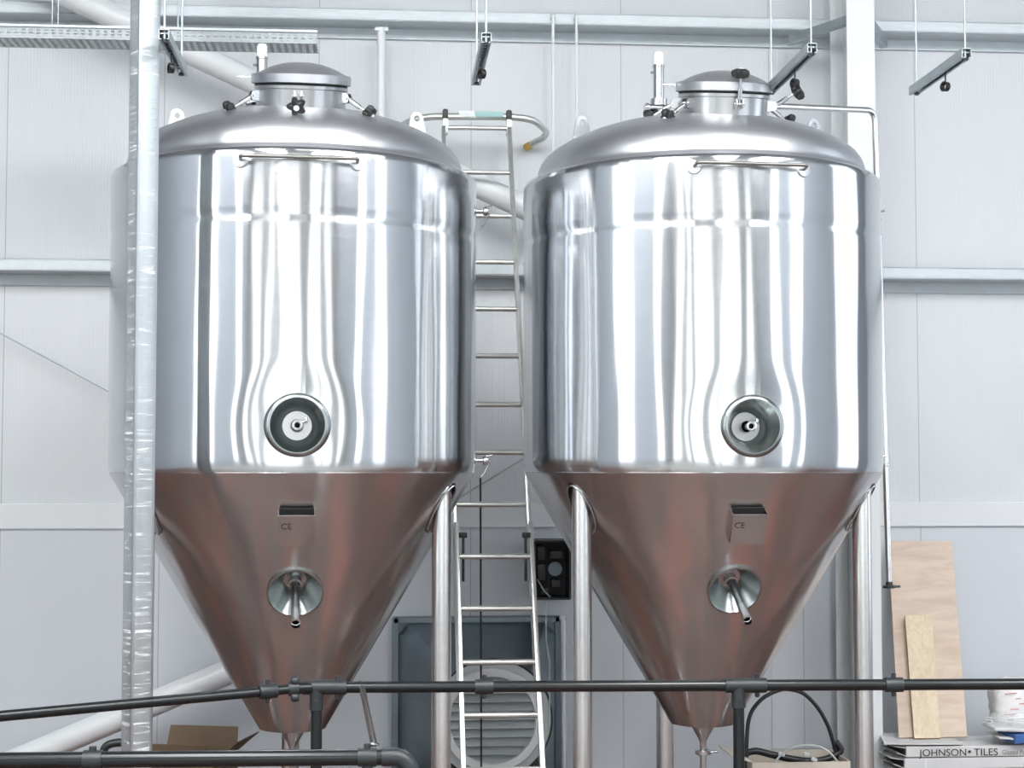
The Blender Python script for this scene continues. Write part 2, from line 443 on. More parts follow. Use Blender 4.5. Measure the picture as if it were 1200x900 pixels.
# ------------------------------------------------------------------ far wall steelwork
def zrail(zt, name, label):
    """Z section: level web, upstand lip in front, downstand lip on the wall"""
    t = .006; x0, x1 = XL, XR; c = (x0 + x1) / 2; w = x1 - x0
    y0 = WY - .20
    o = MB()
    o.box((c, (y0 + WY) / 2, zt), (w, .20, t))
    o.box((c, y0 + t / 2, zt + .036), (w, t, .072)); o.box((c, y0 + .010, zt + .072), (w, .02, t))
    o.box((c, WY - t / 2 - .001, zt - .036), (w, t, .072)); o.box((c, WY - .012, zt - .072), (w, .022, t))
    return tag(o.build(name, 'raillip', smooth=False), label, 'beam')
z_top = at(600, 27, WY - .2).z; z_mid = at(80, 317, WY - .2).z
zrail(z_top, 'sheeting_rail', 'long galvanised steel rail along the top of the far wall above the tanks')
zrail(z_mid, 'sheeting_rail', 'long galvanised steel rail halfway up the far wall, crossing behind both tanks')
# column: H section, front flange towards the camera
cx0, cx1 = at(992.5, 60, 10.0).x, at(1025, 60, 10.0).x
cxm, cw = (cx0 + cx1) / 2, cx1 - cx0
c = thing('steel_column', (cxm, 10.2, FZ), 'white painted steel H column standing against the far wall behind the right tank', 'column')
MB().box((cxm, 10.006, (ZC + FZ) / 2), (cw, .014, ZC - FZ)).build('flange', 'white', c, smooth=False)
MB().box((cxm, 10.385, (ZC + FZ) / 2), (cw, .014, ZC - FZ)).build('flange', 'white', c, smooth=False)
MB().box((cxm, 10.195, (ZC + FZ) / 2), (.012, .364, ZC - FZ)).build('web', 'white', c, smooth=False)
MB().box((cxm, 10.2, FZ + .012), (cw + .12, .48, .024)).build('base_plate', 'white', c, smooth=False)
for (a, b, w_, lb) in [((925, 47), (993, 24), .07, 'short galvanised stay running from the top rail to the left side of the white column'),
                       ((1040, 50), (1022, 27), .07, 'short galvanised stay running from the top rail to the right side of the white column')]:
    p, q = at(a[0], a[1], WY - .22), at(b[0], b[1], 10.03)
    u, v, d = frame_of(q - p)
    o = MB(); L_ = (q - p).length
    R_ = Matrix((u, d, v)).transposed()
    o.box((p + q) / 2, (.004, L_, w_), rot=R_); o.box((p + q) / 2 + u * .02 - v * (w_ / 2), (.045, L_, .005), rot=R_)
    tag(o.build('rail_stay', 'galv', smooth=False), lb, 'bracket', None)

# diagonal white tube braces and thin crossing rods
def pole(name, pts, r, m, label, cat, n=20):
    return tag(MB().tube(pts, r, n).build(name, m), label, cat)
top_e = at(985, 425, 10.22)
pole('tube_brace', [at(0, -42, 10.22), at(280, 88, 10.22), at(600, 236, 10.22), top_e], .078, 'white', 'thick white diagonal tube sloping down from the top left behind both tanks', 'brace')
pole('tube_brace', [at(-60, 925, 10.2), at(250, 795, 10.2), at(345, 754, 10.2)], .078, 'white', 'thick white diagonal tube rising from the bottom left behind the left tank cone', 'brace')
pole('brace_rod', [at(-120, 326, 10.5), at(0, 390, 10.5), at(125, 457, 10.5), at(460, 637, 10.5)], .006, 'galv', 'thin dark brace rod sloping down across the wall left of the wrapped post', 'rod', 8)
pole('brace_rod', [at(450, 636, 10.36), at(565, 567, 10.36), at(612, 538, 10.36), at(965, 328, 10.36)], .006, 'galv', 'thin dark brace rod sloping up behind the ladder between the tanks', 'rod', 8)

# vertical conduits on the wall
def vbar(px, y0, y1, Y, w, m, name, label, cat, clip=None):
    a, b = at(px, y0, Y), at(px, y1, Y)
    t = thing(name, (a.x, Y, min(a.z, b.z)), label, cat)
    MB().tube([(a.x, Y, a.z), (a.x, Y, b.z)], w / 2, 12).build('tube', m, t)
    MB().box((a.x, Y + .01, a.z - .01), (w * 1.6, w * 1.2, .03), bevel=.003).build('top_bracket', 'galv', t)
    return t
vbar(447, 33, 520, 10.35, .055, 'white', 'downpipe', 'white vertical pipe running down the far wall behind the left tank', 'pipe')
vbar(648, 17, 370, 10.37, .020, 'white', 'conduit', 'thin white conduit on the far wall, just right of the ladder hoop', 'pipe')
vbar(675.5, 18, 370, 10.37, .018, 'white', 'conduit', 'thin white conduit on the far wall, above the left edge of the right tank', 'pipe')
vbar(660, 722, 935, 10.3, .030, 'white', 'conduit', 'short white conduit beside the right edge of the louvred duct', 'pipe')
pole('hanging_cord', [at(563, 560, 9.6), at(563.5, 720, 9.6), at(564, 905, 9.6)], .006, 'cable', 'thin dark vertical cord hanging behind the ladder in front of the louvre', 'cord', 8)
struct(MB().box((at(940, 780, WY).x, WY - .02, at(940, 785, WY).z), (.42, .006, 1.02)).build('trim_3', 'panelsmooth', smooth=False))

# ------------------------------------------------------------------ fermentation tanks
def cone_r(z):
    return .17 + (.9 - .17) * (z - .63) / (1.88 - .63)
SLOPE = math.atan2(.73, 1.25)
def on_dir(phi, r, z):
    return Vector((r * math.sin(phi), -r * math.cos(phi), z))

def star_knob(parent, o, axis, s=1.0):
    """five-lobed hand knob"""
    u, v, d = frame_of(axis); o = Vector(o); k = MB()
    n = 60; lay = [(-.020, .45), (-.014, .86), (0, 1.0), (.010, .9), (.016, .55)]
    rings = []
    for h, f in lay:
        rings.append([k.bm.verts.new(o + d * (h * s) + (u * math.cos(2 * PI * i / n) + v * math.sin(2 * PI * i / n)) * (s * f * (.030 + .0065 * math.cos(5 * 2 * PI * i / n)))) for i in range(n)])
    for a, b in zip(rings, rings[1:]):
        for i in range(n): k.bm.faces.new((a[i], a[(i + 1) % n], b[(i + 1) % n], b[i]))
    k.bm.faces.new(rings[0][::-1]); k.bm.faces.new(rings[-1])
    ob = k.build('knob', 'knob', parent)
    MB().lathe([(0, .019 * s), (.010 * s, .018 * s), (.011 * s, .012 * s)], 20, o, axis).build('knob_cap', 'plastic', ob)

def make_tank(loc, label, swing, extra_pipe=False):
    T = thing('fermentation_tank', loc, label, 'tank', rz=math.radians(3.9), world=False)
    # cylindrical jacket with a rolled seam, closed sheet 3 cm thick
    zb, zt = 1.885, 3.335
    prof = [(.890, zb - .003), (.8945, zb + .010), (.8975, zb + .028), (.9, zb + .055), (.9, zb + .07)]
    prof += [(.9, z) for z in (2.2, 2.5, 2.8, 2.95)]
    prof += [(.9, 3.000), (.8995, 3.010), (.8965, 3.024), (.8960, 3.038), (.8965, 3.052), (.8995, 3.066), (.9, 3.076), (.9, 3.30), (.899, zt - .012), (.893, zt - .002), (.885, zt + .004)]
    inner = [(.87, zt - .02), (.87, zb)]
    shell = MB().lathe(prof + inner, 160, closed=True).build('tank_jacket', 'jacket', T)
    zp = 2.095
    cuts = [MB().lathe([(0, -.12), (.116, -.12), (.116, .2), (0, .2)], 64, (0, -.86, zp), (0, -1, 0))]
    cut(shell, cuts)
    # cone jacket
    cp = [(.893, 1.884), (.888, 1.872), (.17, .645), (.163, .632), (.145, .628)]
    ci = [(.10, .64), (.13, .66), (.858, 1.884)]
    cone = MB().lathe(cp + ci, 160, closed=True).build('cone_jacket', 'cone', T)
    LEGR = .80
    legs = [on_dir(math.radians(a), LEGR, 0) for a in (60, -60, 180)]
    zc = 1.335; rc_ = cone_r(zc)
    nrm = Vector((0, -math.cos(SLOPE), -math.sin(SLOPE)))
    cc = Vector((0, -rc_, zc))
    cl = [MB().lathe([(0, .9), (.066, .9), (.066, 1.84), (0, 1.84)], 48, l) for l in legs[:2]]
    cl.append(MB().lathe([(0, -.15), (.122, -.15), (.122, .1), (0, .1)], 64, cc, nrm))
    cut(cone, cl)
    # bright raw edge of the leg openings
    for l in legs[:2]:
        e = []
        for i in range(61):
            a = 2 * PI * i / 60
            p = l + Vector((.066 * math.cos(a), .066 * math.sin(a), 0))
            r = math.hypot(p.x, p.y); z = .63 + (r - .17) / .73 * 1.25
            e.append(Vector((p.x, p.y, min(z, 1.874))))
        MB().tube(e, .0045, 8, caps=False).build('opening_rim', 'chrome', T)
        # dark lining of the opening
        MB().lathe([(.064, 1.845), (0, 1.84)], 24, l).build('opening_lining', 'cup', T)
    for l in legs:
        L = MB().tube([l + Vector((0, 0, FZ + .03)), l + Vector((0, 0, 1.838))], .0465, 40).build('leg', 'legsteel', T)
        MB().lathe([(0, 0), (.09, 0), (.09, .012), (.03, .03), (.03, .035), (0, .035)], 32, l + Vector((0, 0, FZ))).build('foot', 'steel', L)
    # dished head and sloping collar
    hp = [(.886, zt + .002), (.855, zt + .020), (.834, zt + .030), (.829, zt + .036), (.828, zt + .050), (.824, zt + .075), (.812, zt + .106), (.788, zt + .138), (.752, zt + .168), (.71, zt + .194), (.66, zt + .220),
          (.60, zt + .246), (.52, zt + .274), (.42, zt + .301), (.30, zt + .324), (.16, zt + .338), (0, zt + .343)]
    MB().lathe(hp, 160).build('dished_head', 'dome', T, ang=50)
    # manhole set towards the front of the head
    mo = on_dir(math.radians(2), .40, 0)
    zn0, zn1 = 3.49, 3.715
    before = set(bpy.data.objects)
    neck = MB().lathe([(.212, zn0), (.212, zn1 - .014), (.222, zn1 - .010), (.222, zn1 + .004), (.20, zn1 + .004), (.20, zn0)], 80, mo).build('manhole_neck', 'neck', T)
    MB().lathe([(.219, zn1 + .004), (.219, zn1 + .014), (.1, zn1 + .016)], 60, mo).build('manhole_gasket', 'rubber', T)
    zl = zn1 + .015
    lid = MB().lathe([(.228, zl), (.236, zl + .003), (.236, zl + .042), (.230, zl + .046), (.218, zl + .047), (.20, zl + .056), (.17, zl + .072), (.13, zl + .088), (.09, zl + .099), (.05, zl + .105), (0, zl + .107)], 80, mo).build('manhole_lid', 'dome', T, ang=25)
    # small pin at the back left of the lid
    MB().tube([mo + on_dir(math.radians(-95), .24, zl + .03), mo + on_dir(math.radians(-95), .30, zl + .03)], .004, 8).build('pin', 'chrome', lid)
    for az, mode in swing:
        a = math.radians(az); dd = on_dir(a, 1, 0); tt = Vector((math.cos(a), math.sin(a), 0))
        base = mo + dd * .222 + Vector((0, 0, zn1 - .045))
        s = MB()
        for q in (-.016, .016):
            s.prism([(-.028, -.028), (.030, -.020), (.038, 0), (.030, .022), (-.028, .030)], base + tt * (q - .003), dd, Vector((0, 0, 1)), tt, .006)
        s.tube([base + dd * .022 - tt * .026, base + dd * .022 + tt * .026], .007, 12)
        br = s.build('swing_bolt', 'chrome', T)
        pv = base + dd * .022
        if mode == 'up': dr = Vector((0, 0, 1)) + dd * .05
        elif mode == 'half': dr = dd * .8 + Vector((0, 0, .55))
        else: dr = Vector((0, 0, -.62)) + dd * 1.0
        dr.normalize()
        ln = .135 if mode == 'up' else .125
        if mode == 'down' and abs(az) < 40: dr = (Vector((0, 0, -.42)) + dd * 1.0).normalized()
        MB().tube([pv, pv + dr * ln], .0065, 12).tube([pv + dr * .02, pv + dr * .03, pv + dr * .07, pv + dr * .075], .012, 12).build('bolt_shank', 'chrome', br)
        star_knob(br, pv + dr * (ln + .008), dr, 1.3)
    # hinge block at the back of the lid
    MB().box(mo + Vector((0, .262, zn1 + .0)), (.10, .05, .09), bevel=.008).build('hinge', 'steel', T)
    # the manhole stands square to the sloping head, so it leans a little to the front
    tm = Matrix.Translation(mo + Vector((0, 0, 3.66))) @ Matrix.Rotation(math.radians(11), 4, 'X') @ Matrix.Translation(-(mo + Vector((0, 0, 3.66))))
    for o_ in set(bpy.data.objects) - before:
        if o_.type == 'MESH': o_.data.transform(tm)
    # lifting lugs
    for az, rr in ((-98, .60), (88, .60), (180, .62)):
        a = math.radians(az); dd = on_dir(a, 1, 0)
        tt = Vector((math.cos(a), math.sin(a), 0)) if abs(az) > 150 else Vector((0.96, 0.28, 0))
        yy = tt.cross(Vector((0, 0, 1)))
        outer = [(-.060, -.03), (-.036, .075)] + [(.034 * math.cos(t), .085 + .034 * math.sin(t)) for t in [PI - PI * i / 12 for i in range(13)]] + [(.036, .075), (.060, -.03)]
        zz = 3.585
        o_ = dd * rr + Vector((0, 0, zz))
        lug = MB().prism(outer, o_ - yy * .005, tt, Vector((0, 0, 1)), yy, .010).build('lifting_lug', 'steel', T)
        cut(lug, [MB().lathe([(0, -.05), (.016, -.05), (.016, .05), (0, .05)], 24, o_ + Vector((0, 0, .085)), yy)])
    # hose rail below the rim
    zr = 3.285; so = .075; r0 = .9; hw = .258
    ya = math.sqrt(r0 ** 2 - hw ** 2)
    pts = [(-hw, -ya + .01, zr - .012), (-hw + .0, -ya - so + .01, zr + .0), (hw, -ya - so + .01, zr), (hw, -ya + .01, zr - .012)]
    rail = MB().tube(rounded(pts, .02), .0085, 14).build('hose_rail', mat('dull rail steel', (.30, .30, .28), .3, 1.0), T)
    for s_ in (-1, 1):
        MB().lathe([(0, .012), (.030, .010), (.034, 0), (.034, -.012)], 32, (s_ * hw, -ya, zr - .012), (s_ * .287, -.958, 0)).build('rail_rose', 'steel', rail)
    # side port in the cylinder
    oy = -.9
    ax = (0, -1, 0); o = (0, oy, zp)
    cupo = MB().lathe([(.150, -.016), (.140, .004), (.127, .012), (.121, .012), (.117, .004), (.075, -.115), (.064, -.125), (.064, -.15), (.119, -.15), (.121, -.016)], 72, o, ax, closed=True).build('port_cup', 'cup', T, ang=40)
    pl = MB().lathe([(.066, -.122), (.030, -.122), (.026, -.10), (.026, -.135)], 48, o, ax).build('port_plate', 'neck', cupo)
    MB().lathe([(.0125, -.118), (.0125, -.03), (.023, -.028), (.0235, -.020), (.016, -.019), (.016, -.10)], 32, o, ax).build('ferrule', 'chrome', cupo)
    MB().lathe([(.0158, -.06), (0, -.06)], 24, o, ax).build('bore', 'hole', cupo)
    wg = MB().tube([(.012, oy + .075, zp + .010), (.042, oy + .07, zp + .022)], .006, 10).box((.040, oy + .07, zp + .024), (.014, .012, .022), bevel=.003)
    wg.build('wing_nut', 'chrome', cupo)
    # port in the cone with its drain tube
    cup2 = MB().lathe([(.130, -.012), (.130, .006), (.122, .008), (.116, .0), (.062, -.10), (.048, -.112), (.048, -.14), (.124, -.14)], 72, cc, nrm, closed=True).build('port_cup', 'cup', T, ang=40)
    MB().lathe([(.052, -.108), (0, -.108)], 40, cc, nrm).build('port_plate', 'neck', cup2)
    tb = MB().lathe([(0, -.11), (.030, -.11), (.030, -.085), (.026, -.078), (.018, -.076), (.018, .225), (.026, .232), (.027, .245), (.0205, .247), (.0205, .14), (0, .14)], 32, cc, nrm).build('drain_tube', 'chrome', cup2, ang=30)
    MB().lathe([(.0200, .19), (0, .19)], 24, cc, nrm).build('bore', 'hole', tb)
    u, v, d = frame_of(nrm)
    e0 = cc + nrm * -.072
    MB().tube([e0, e0 + Vector((-.028, 0, .028)) * 1.4], .005, 8).tube([e0, e0 + Vector((.045, 0, .012))], .004, 8).lathe([(.026, 0), (.034, .002), (.034, .012), (.026, .014)], 32, e0, nrm).build('clamp_ring', 'chrome', tb)
    # name plate pocket on the cone
    zq = 1.655; rq = cone_r(zq); ct = Vector((0, -rq, zq))
    up = Vector((0, -math.sin(SLOPE), math.cos(SLOPE))); xx = Vector((1, 0, 0)); W, H, D = .080, .075, .050
    pk = MB()
    tl = (up * 1.0 - nrm * .10).normalized()
    pk.prism([(-W, -H), (W, -H), (W, H), (-W, H)], ct + nrm * (D + .004), xx, tl, nrm, .002)
    for s_ in (-1, 1):
        pk.prism([(-.01, -H), (D, -H), (D, H), (-.01, H)], ct + xx * (s_ * W - .001), nrm, up, xx, .002)
    pk.prism([(-W, -.01), (W, -.01), (W, D), (-W, D)], ct - up * H, xx, nrm, up, .002)
    pk.prism([(-W, H - .002), (W, H - .002), (W, H + .001), (-W, H + .001)], ct + nrm * (D - .001), xx, up, nrm, .004)
    pko = pk.build('plate_pocket', 'cone', T, smooth=False)
    MB().prism([(-W + .004, -H + .01), (W - .004, -H + .01), (W - .004, H + .012), (-W + .004, H + .012)], ct + nrm * .006, xx, up, nrm, .004).build('pocket_shade', 'rubber', pko)  # black sheet standing in for the shade inside the pocket
    text('CE', .040, ct + nrm * (D + .0065) - xx * .069 + up * .008, xx, tl, nrm, 'ink', pko, 'ce_mark')
    # vent stack behind the manhole
    vp = on_dir(math.radians(-130), .23, 0)
    vs = MB().lathe([(.024, 3.64), (.024, 3.72), (.034, 3.725), (.034, 3.745), (.0275, 3.75), (.0275, 3.985), (.031, 3.987), (.031, 3.998), (0, 3.998)], 32, vp).build('vent_pipe', 'chrome', T, ang=30)
    MB().lathe([(.0265, 3.995), (.0265, 4.055), (.020, 4.065), (0, 4.065)], 28, vp).build('vent_cap', 'plastic', vs)
    MB().tube([vp + Vector((-.026, -.01, 3.955)), vp + Vector((-.045, -.012, 3.955))], .006, 10).build('clamp_screw', 'chrome', vs)
    MB().lathe([(.034, -.02), (.044, -.018), (.044, .018), (.034, .02)], 32, vp + Vector((0, 0, 3.80)), (0, 0, 1), closed=True).tube([vp + Vector((-.08, -.02, 3.765)), vp + Vector((.05, -.02, 3.765))], .022, 14).lathe([(0, 0), (.028, 0), (.028, .014), (0, .014)], 24, vp + Vector((-.06, -.02, 3.765)), (-1, 0, 0)).build('valve_body', 'chrome', vs)
    MB().lathe([(0, 0), (.022, .004), (.026, .02), (.02, .045), (0, .05)], 20, vp + Vector((-.03, -.05, 3.74)), (0, -.4, -1)).build('valve_knob', 'knob', vs)
    # side stubs with caps on little chains
    for z_ in (3.215, 1.945):
        b_ = on_dir(math.radians(92), .88, z_); a_ = (1, .03, 0)
        sb = MB().lathe([(.010, 0), (.010, .065), (.022, .068), (.024, .078), (.022, .090), (0, .090)], 24, b_, a_).build('side_stub', 'chrome', T, ang=30)
        MB().tube([b_ + Vector((.085, 0, .0)), b_ + Vector((.10, 0, -.015)), b_ + Vector((.085, 0, -.04)), b_ + Vector((.075, 0, -.065)), b_ + Vector((.06, 0, -.08))], .003, 6).tube([b_ + Vector((.08, -.02, .02)), b_ + Vector((.11, -.02, .025))], .005, 8).build('keeper_chain', 'chrome', sb)
    # outlet under the cone with clamp
    oc = MB().lathe([(.066, .66), (.064, .625), (.020, .545), (.016, .53), (.016, .495), (.030, .492), (.030, .478), (.016, .475), (.016, .36), (.030, .357), (.030, .34), (0, .34)], 40).build('bottom_outlet', 'chrome', T, ang=30)
    MB().lathe([(.031, -.013), (.040, -.010), (.040, .010), (.031, .013)], 32, (0, 0, .485), (0, 0, 1), closed=True).tube([(.035, -.01, .485), (.07, -.02, .490)], .007, 10).build('clamp_ring', 'chrome', oc)
    if extra_pipe:
        inv = (Matrix.Translation(Vector(loc)) @ Matrix.Rotation(math.radians(3.9), 4, 'Z')).inverted()
        pw = [at(903, 124, 7.93), at(1025, 129.5, 8.45), at(1031, 200, 8.45), at(1042, 686, 8.40)]
        pw[2] = Vector((pw[1].x + .01, pw[2].y, pw[2].z)) if False else pw[2]
        lp = [inv @ p for p in pw]
        cpz = MB().tube(rounded([lp[0], lp[1], lp[3]], .07, 8), .0165, 20).build('cleaning_pipe', 'legsteel', T)
        e = lp[3]
        MB().lathe([(.017, .02), (.020, .0), (.034, -.002), (.034, -.014), (0, -.014)], 28, e).tube([e + Vector((-.03, 0, -.006)), e + Vector((.06, 0, -.006))], .007, 8).build('end_clamp', 'clamp', cpz)
        m_ = lp[1].lerp(lp[3], .75)
        MB().lathe([(.017, -.01), (.023, -.008), (.023, .008), (.017, .01)], 24, m_, (0, 0, 1), closed=True).build('pipe_union', 'chrome', cpz)
    return T

def text(body, size, o, ax, ay, az, m, parent, name, sx=1.0, width=None):
    cu = bpy.data.curves.new(name, 'FONT'); cu.body = body; cu.size = size; cu.extrude = .0006
    tmp = bpy.data.objects.new(name, cu); COL.objects.link(tmp)
    bpy.context.view_layer.update()
    me = bpy.data.meshes.new_from_object(tmp.evaluated_get(bpy.context.evaluated_depsgraph_get()))
    bpy.data.objects.remove(tmp)
    if width: sx = width / max(v.co.x for v in me.vertices)
    ax, ay, az, o = Vector(ax), Vector(ay), Vector(az), Vector(o)
    mt = Matrix(((ax.x * sx, ay.x, az.x, o.x), (ax.y * sx, ay.y, az.y, o.y), (ax.z * sx, ay.z, az.z, o.z), (0, 0, 0, 1)))
    me.transform(mt); me.materials.clear(); me.materials.append(M[m])
    ob = bpy.data.objects.new(name, me); COL.objects.link(ob); ob.parent = parent
    if in_world(parent): me.transform(Matrix.Translation(-world_loc(parent)))
    return ob

TY = 8.11
make_tank((-.444, TY, 0), 'left polished steel fermentation tank with conical base, its manhole knobs all hanging down',
          [(-68, 'down'), (-4, 'down'), (62, 'down')])
make_tank((1.599, TY, 0), 'right polished steel conical fermentation tank, a bent pipe running down its right side',
          [(-62, 'down'), (-100, 'down'), (2, 'up'), (75, 'half'), (100, 'down')], True)

# ------------------------------------------------------------------ wrapped square post left of centre
pp = at(165, 450, 7.1)
t = thing('wrapped_post', (pp.x, 7.1, FZ), 'tall square steel post wrapped in wrinkled clear film, in front of the left tank', 'post')
Rz = Matrix.Rotation(math.radians(33), 3, 'Z')
MB().box((pp.x, 7.1, (ZC + FZ) / 2), (.101, .101, ZC - FZ), rot=Rz, bevel=.008).build('post_tube', mat('mill finish post', (0.46, 0.50, 0.52), 0.34, 0.75, var=.25, vscale=5, stretch=(3, 3, .3)), t)
w = MB(); n = 36; nz = 260; rows = []
for k in range(nz + 1):
    z = FZ + .02 + (ZC - FZ - .04) * k / nz; row = []
    for i in range(n):
        a = 2 * PI * i / n
        ca, sa = math.cos(a), math.sin(a)
        e = (abs(ca) ** 6 + abs(sa) ** 6) ** (-1 / 6)
        r = .0522 * e + .0005 * math.sin(z * 55 + a * 3) + random.uniform(0, .0003)
        q = Rz @ Vector((r * ca, r * sa, 0)); row.append(w.bm.verts.new((pp.x + q.x, 7.1 + q.y, z)))
    rows.append(row)
for a, b in zip(rows, rows[1:]):
    for i in range(n): w.bm.faces.new((a[i], a[(i + 1) % n], b[(i + 1) % n], b[i]))
w.build('film_wrap', 'film', t, ang=60)

# ------------------------------------------------------------------ black tube railings in front
zr = 1.01
A, B = atz(371, 805.5, zr), atz(1230, 801.5, zr)
C0 = atz(-40, 843, .985)
t = thing('guard_railing', (A.x, A.y, FZ), 'black tubular guard railing crossing in front of both tanks, bending back at the left', 'railing')
RT = .0235
def drail(p, q, r=RT, name='rail_tube', par=None, m='black'):
    return MB().tube([p, q], r, 24).build(name, m, par)
drail(A, B, par=t)
mid = atz(345, 807, zr)
drail(A, mid, par=t); drail(mid, C0, r=.0205, par=t)
def collar(p, d, par, r=RT * 1.3, L=.075, lug=True):
    u, v, d = frame_of(d); p = Vector(p)
    k = MB().lathe([(RT * .95, -L / 2), (r * .97, -L / 2), (r, -L / 2 + .004), (r, L / 2 - .004), (r * .97, L / 2), (RT * .95, L / 2)], 28, p, d, closed=True)
    if lug:
        for s_ in (-1, 1):
            k.lathe([(0, 0), (.010, 0), (.010, r + .014), (.006, r + .018), (0, r + .018)], 14, p, (0, 0, s_))
    return k.build('tube_fitting', 'clamp', par)
dA = (B - A).normalized(); dC = (C0 - mid).normalized()
for px in (395, 565, 884, 1045):
    s_ = (px - 371) / (1230 - 371); collar(A.lerp(B, s_), dA, t)
collar(mid.lerp(C0, .09), dC, t)
# swivel joint: two lobes above and below
sw = MB()
for s_ in (-1, 1):
    sw.lathe([(0, -.016), (.014, -.016), (.019, -.010), (.019, .010), (.014, .016), (0, .016)], 24, mid + Vector((.004, -.012, s_ * .033)), dA)
    sw.box(mid + Vector((0, 0, s_ * .02)), (.024, .03, .03), bevel=.006)
sw.lathe([(0, -.02), (RT * 1.35, -.02), (RT * 1.35, .02), (0, .02)], 24, mid, dA).build('swivel_joint', 'clamp', t)
for px in (371, 862):
    p = A.lerp(B, (px - 371) / (1230 - 371))
    pt = MB().tube([(p.x, p.y, FZ), (p.x, p.y, p.z)], RT * 1.0, 24).build('railing_post', 'black', t)
    k = MB().lathe([(RT * 1.28, -.09), (RT * 1.28, .0)], 24, p, (0, 0, 1)).tube([p - dA * .055, p + dA * .055], RT * 1.3, 24)
    k.lathe([(0, 0), (.008, 0), (.008, RT * 1.28 + .006), (0, RT * 1.28 + .006)], 12, p - Vector((0, 0, .055)), (0, -1, 0))
    k.build('tee_fitting', 'clamp', t)
    MB().lathe([(0, 0), (.06, 0), (.06, .008), (.034, .012), (.034, .05), (0, .05)], 28, (p.x, p.y, FZ)).build('floor_flange', 'clamp', t)
# nearer low railing that turns down at an elbow
z2 = .965
P, Q = atz(-60, 892, z2), atz(462, 887, z2)
dq = (Q - P).normalized(); el = Q + dq * .055
t = thing('elbow_railing', (Q.x, Q.y, FZ), 'nearer black tube rail along the bottom left edge, ending in a rounded elbow', 'railing')
R2 = .0265
MB().tube([P, Q], R2, 28).build('rail_tube', 'black', t)
MB().tube([Q - dq * .04, Q, *arc(Q - Vector((0, 0, .052)) + dq * 0, dq, (0, 0, 1), .052, PI / 2, 0, 10), Q + dq * .052 - Vector((0, 0, .12))], R2 * 1.12, 28).build('elbow_fitting', 'clamp', t)
MB().tube([Q + dq * .052 - Vector((0, 0, .1)), (Q.x + dq.x * .052, Q.y + dq.y * .052, FZ)], R2, 28).build('railing_post', 'black', t)
def collar2(px):
    s_ = (px + 60) / 522.; p = P.lerp(Q, s_)
    k = MB().lathe([(R2 * .96, -.03), (R2 * 1.16, -.03), (R2 * 1.16, .03), (R2 * .96, .03)], 28, p, dq, closed=True)
    k.lathe([(0, 0), (.012, 0), (.012, R2 + .016), (0, R2 + .016)], 14, p, (0, 0, 1)).lathe([(0, 0), (.018, 0), (.018, R2 + .02), (0, R2 + .02)], 14, p, (0, 0, -1))
    k.build('tube_fitting', 'clamp', t); return p
pc = collar2(107); collar2(430)
for px in (430, 107):
    p = P.lerp(Q, (px + 60) / 522.)
    MB().tube([(p.x, p.y, p.z - .03), (p.x, p.y, FZ)], .012, 14).build('railing_post', 'black', t)
# loose bright tube leaning between the rails
a_ = atz(437, 872, .995); b_ = at(422, 800, A.y + .10)
t = thing('steel_tube', (a_.x, a_.y, a_.z), 'short bright steel tube leaning between the two black rails at the bottom', 'tube')
MB().tube([a_, b_], .0085, 16).tube([a_ + Vector((.012, 0, 0)), b_ + Vector((.012, 0, 0))], .004, 10).build('tube', 'chrome', t)
MB().lathe([(0, -.006), (.018, -.006), (.018, .002), (0, .006)], 20, a_ + Vector((.004, 0, 0))).build('tube_foot', 'chrome', t)

# ------------------------------------------------------------------ ladder
def lad(px_l, px_r, yt, yb, Yt, Yb):
    return at(px_l[0], yt, Yt), at(px_l[1], yb, Yb), at(px_r[0], yt, Yt), at(px_r[1], yb, Yb)
Ytop, Ybot = 10.28, 8.35
zt_ = at(521, 118, Ytop).z
t = thing('extension_ladder', (at(590, 900, Ybot).x, Ybot, FZ), 'aluminium extension ladder leaning on the far wall in the gap between the tanks', 'ladder')
xl_t, xr_t = at(521, 118, Ytop).x, at(595, 118, Ytop).x
def ladpt(s, u):                          # s 0 top .. 1 foot ; u -1..1 across
    Y = Ytop + (Ybot - Ytop) * s; z = zt_ + (FZ - zt_) * s
    xc = (xl_t + xr_t) / 2 + s * (.05)
    hw = (xr_t - xl_t) / 2 + .0 * s
    return Vector((xc + u * hw, Y, z))
def stile(s0, s1, u, off, w_=.026, d_=.062, dx=0.0):
    p, q = ladpt(s0, u) + Vector((dx, 0, 0)), ladpt(s1, u) + Vector((dx, 0, 0))
    dr = (q - p).normalized(); x = Vector((1, 0, 0)); nn = x.cross(dr).normalized()
    p += nn * off; q += nn * off
    k = MB().box((p + q) / 2, (w_, d_, (q - p).length), rot=Matrix((x, nn, dr)).transposed(), bevel=.003)
    return k
dr = (ladpt(1, 0) - ladpt(0, 0)).normalized(); nn = Vector((1, 0, 0)).cross(dr).normalized()
if nn.y > 0: sgn = -1
else: sgn = 1
slen = (ladpt(1, 0) - ladpt(0, 0)).length
OFF = sgn * .072
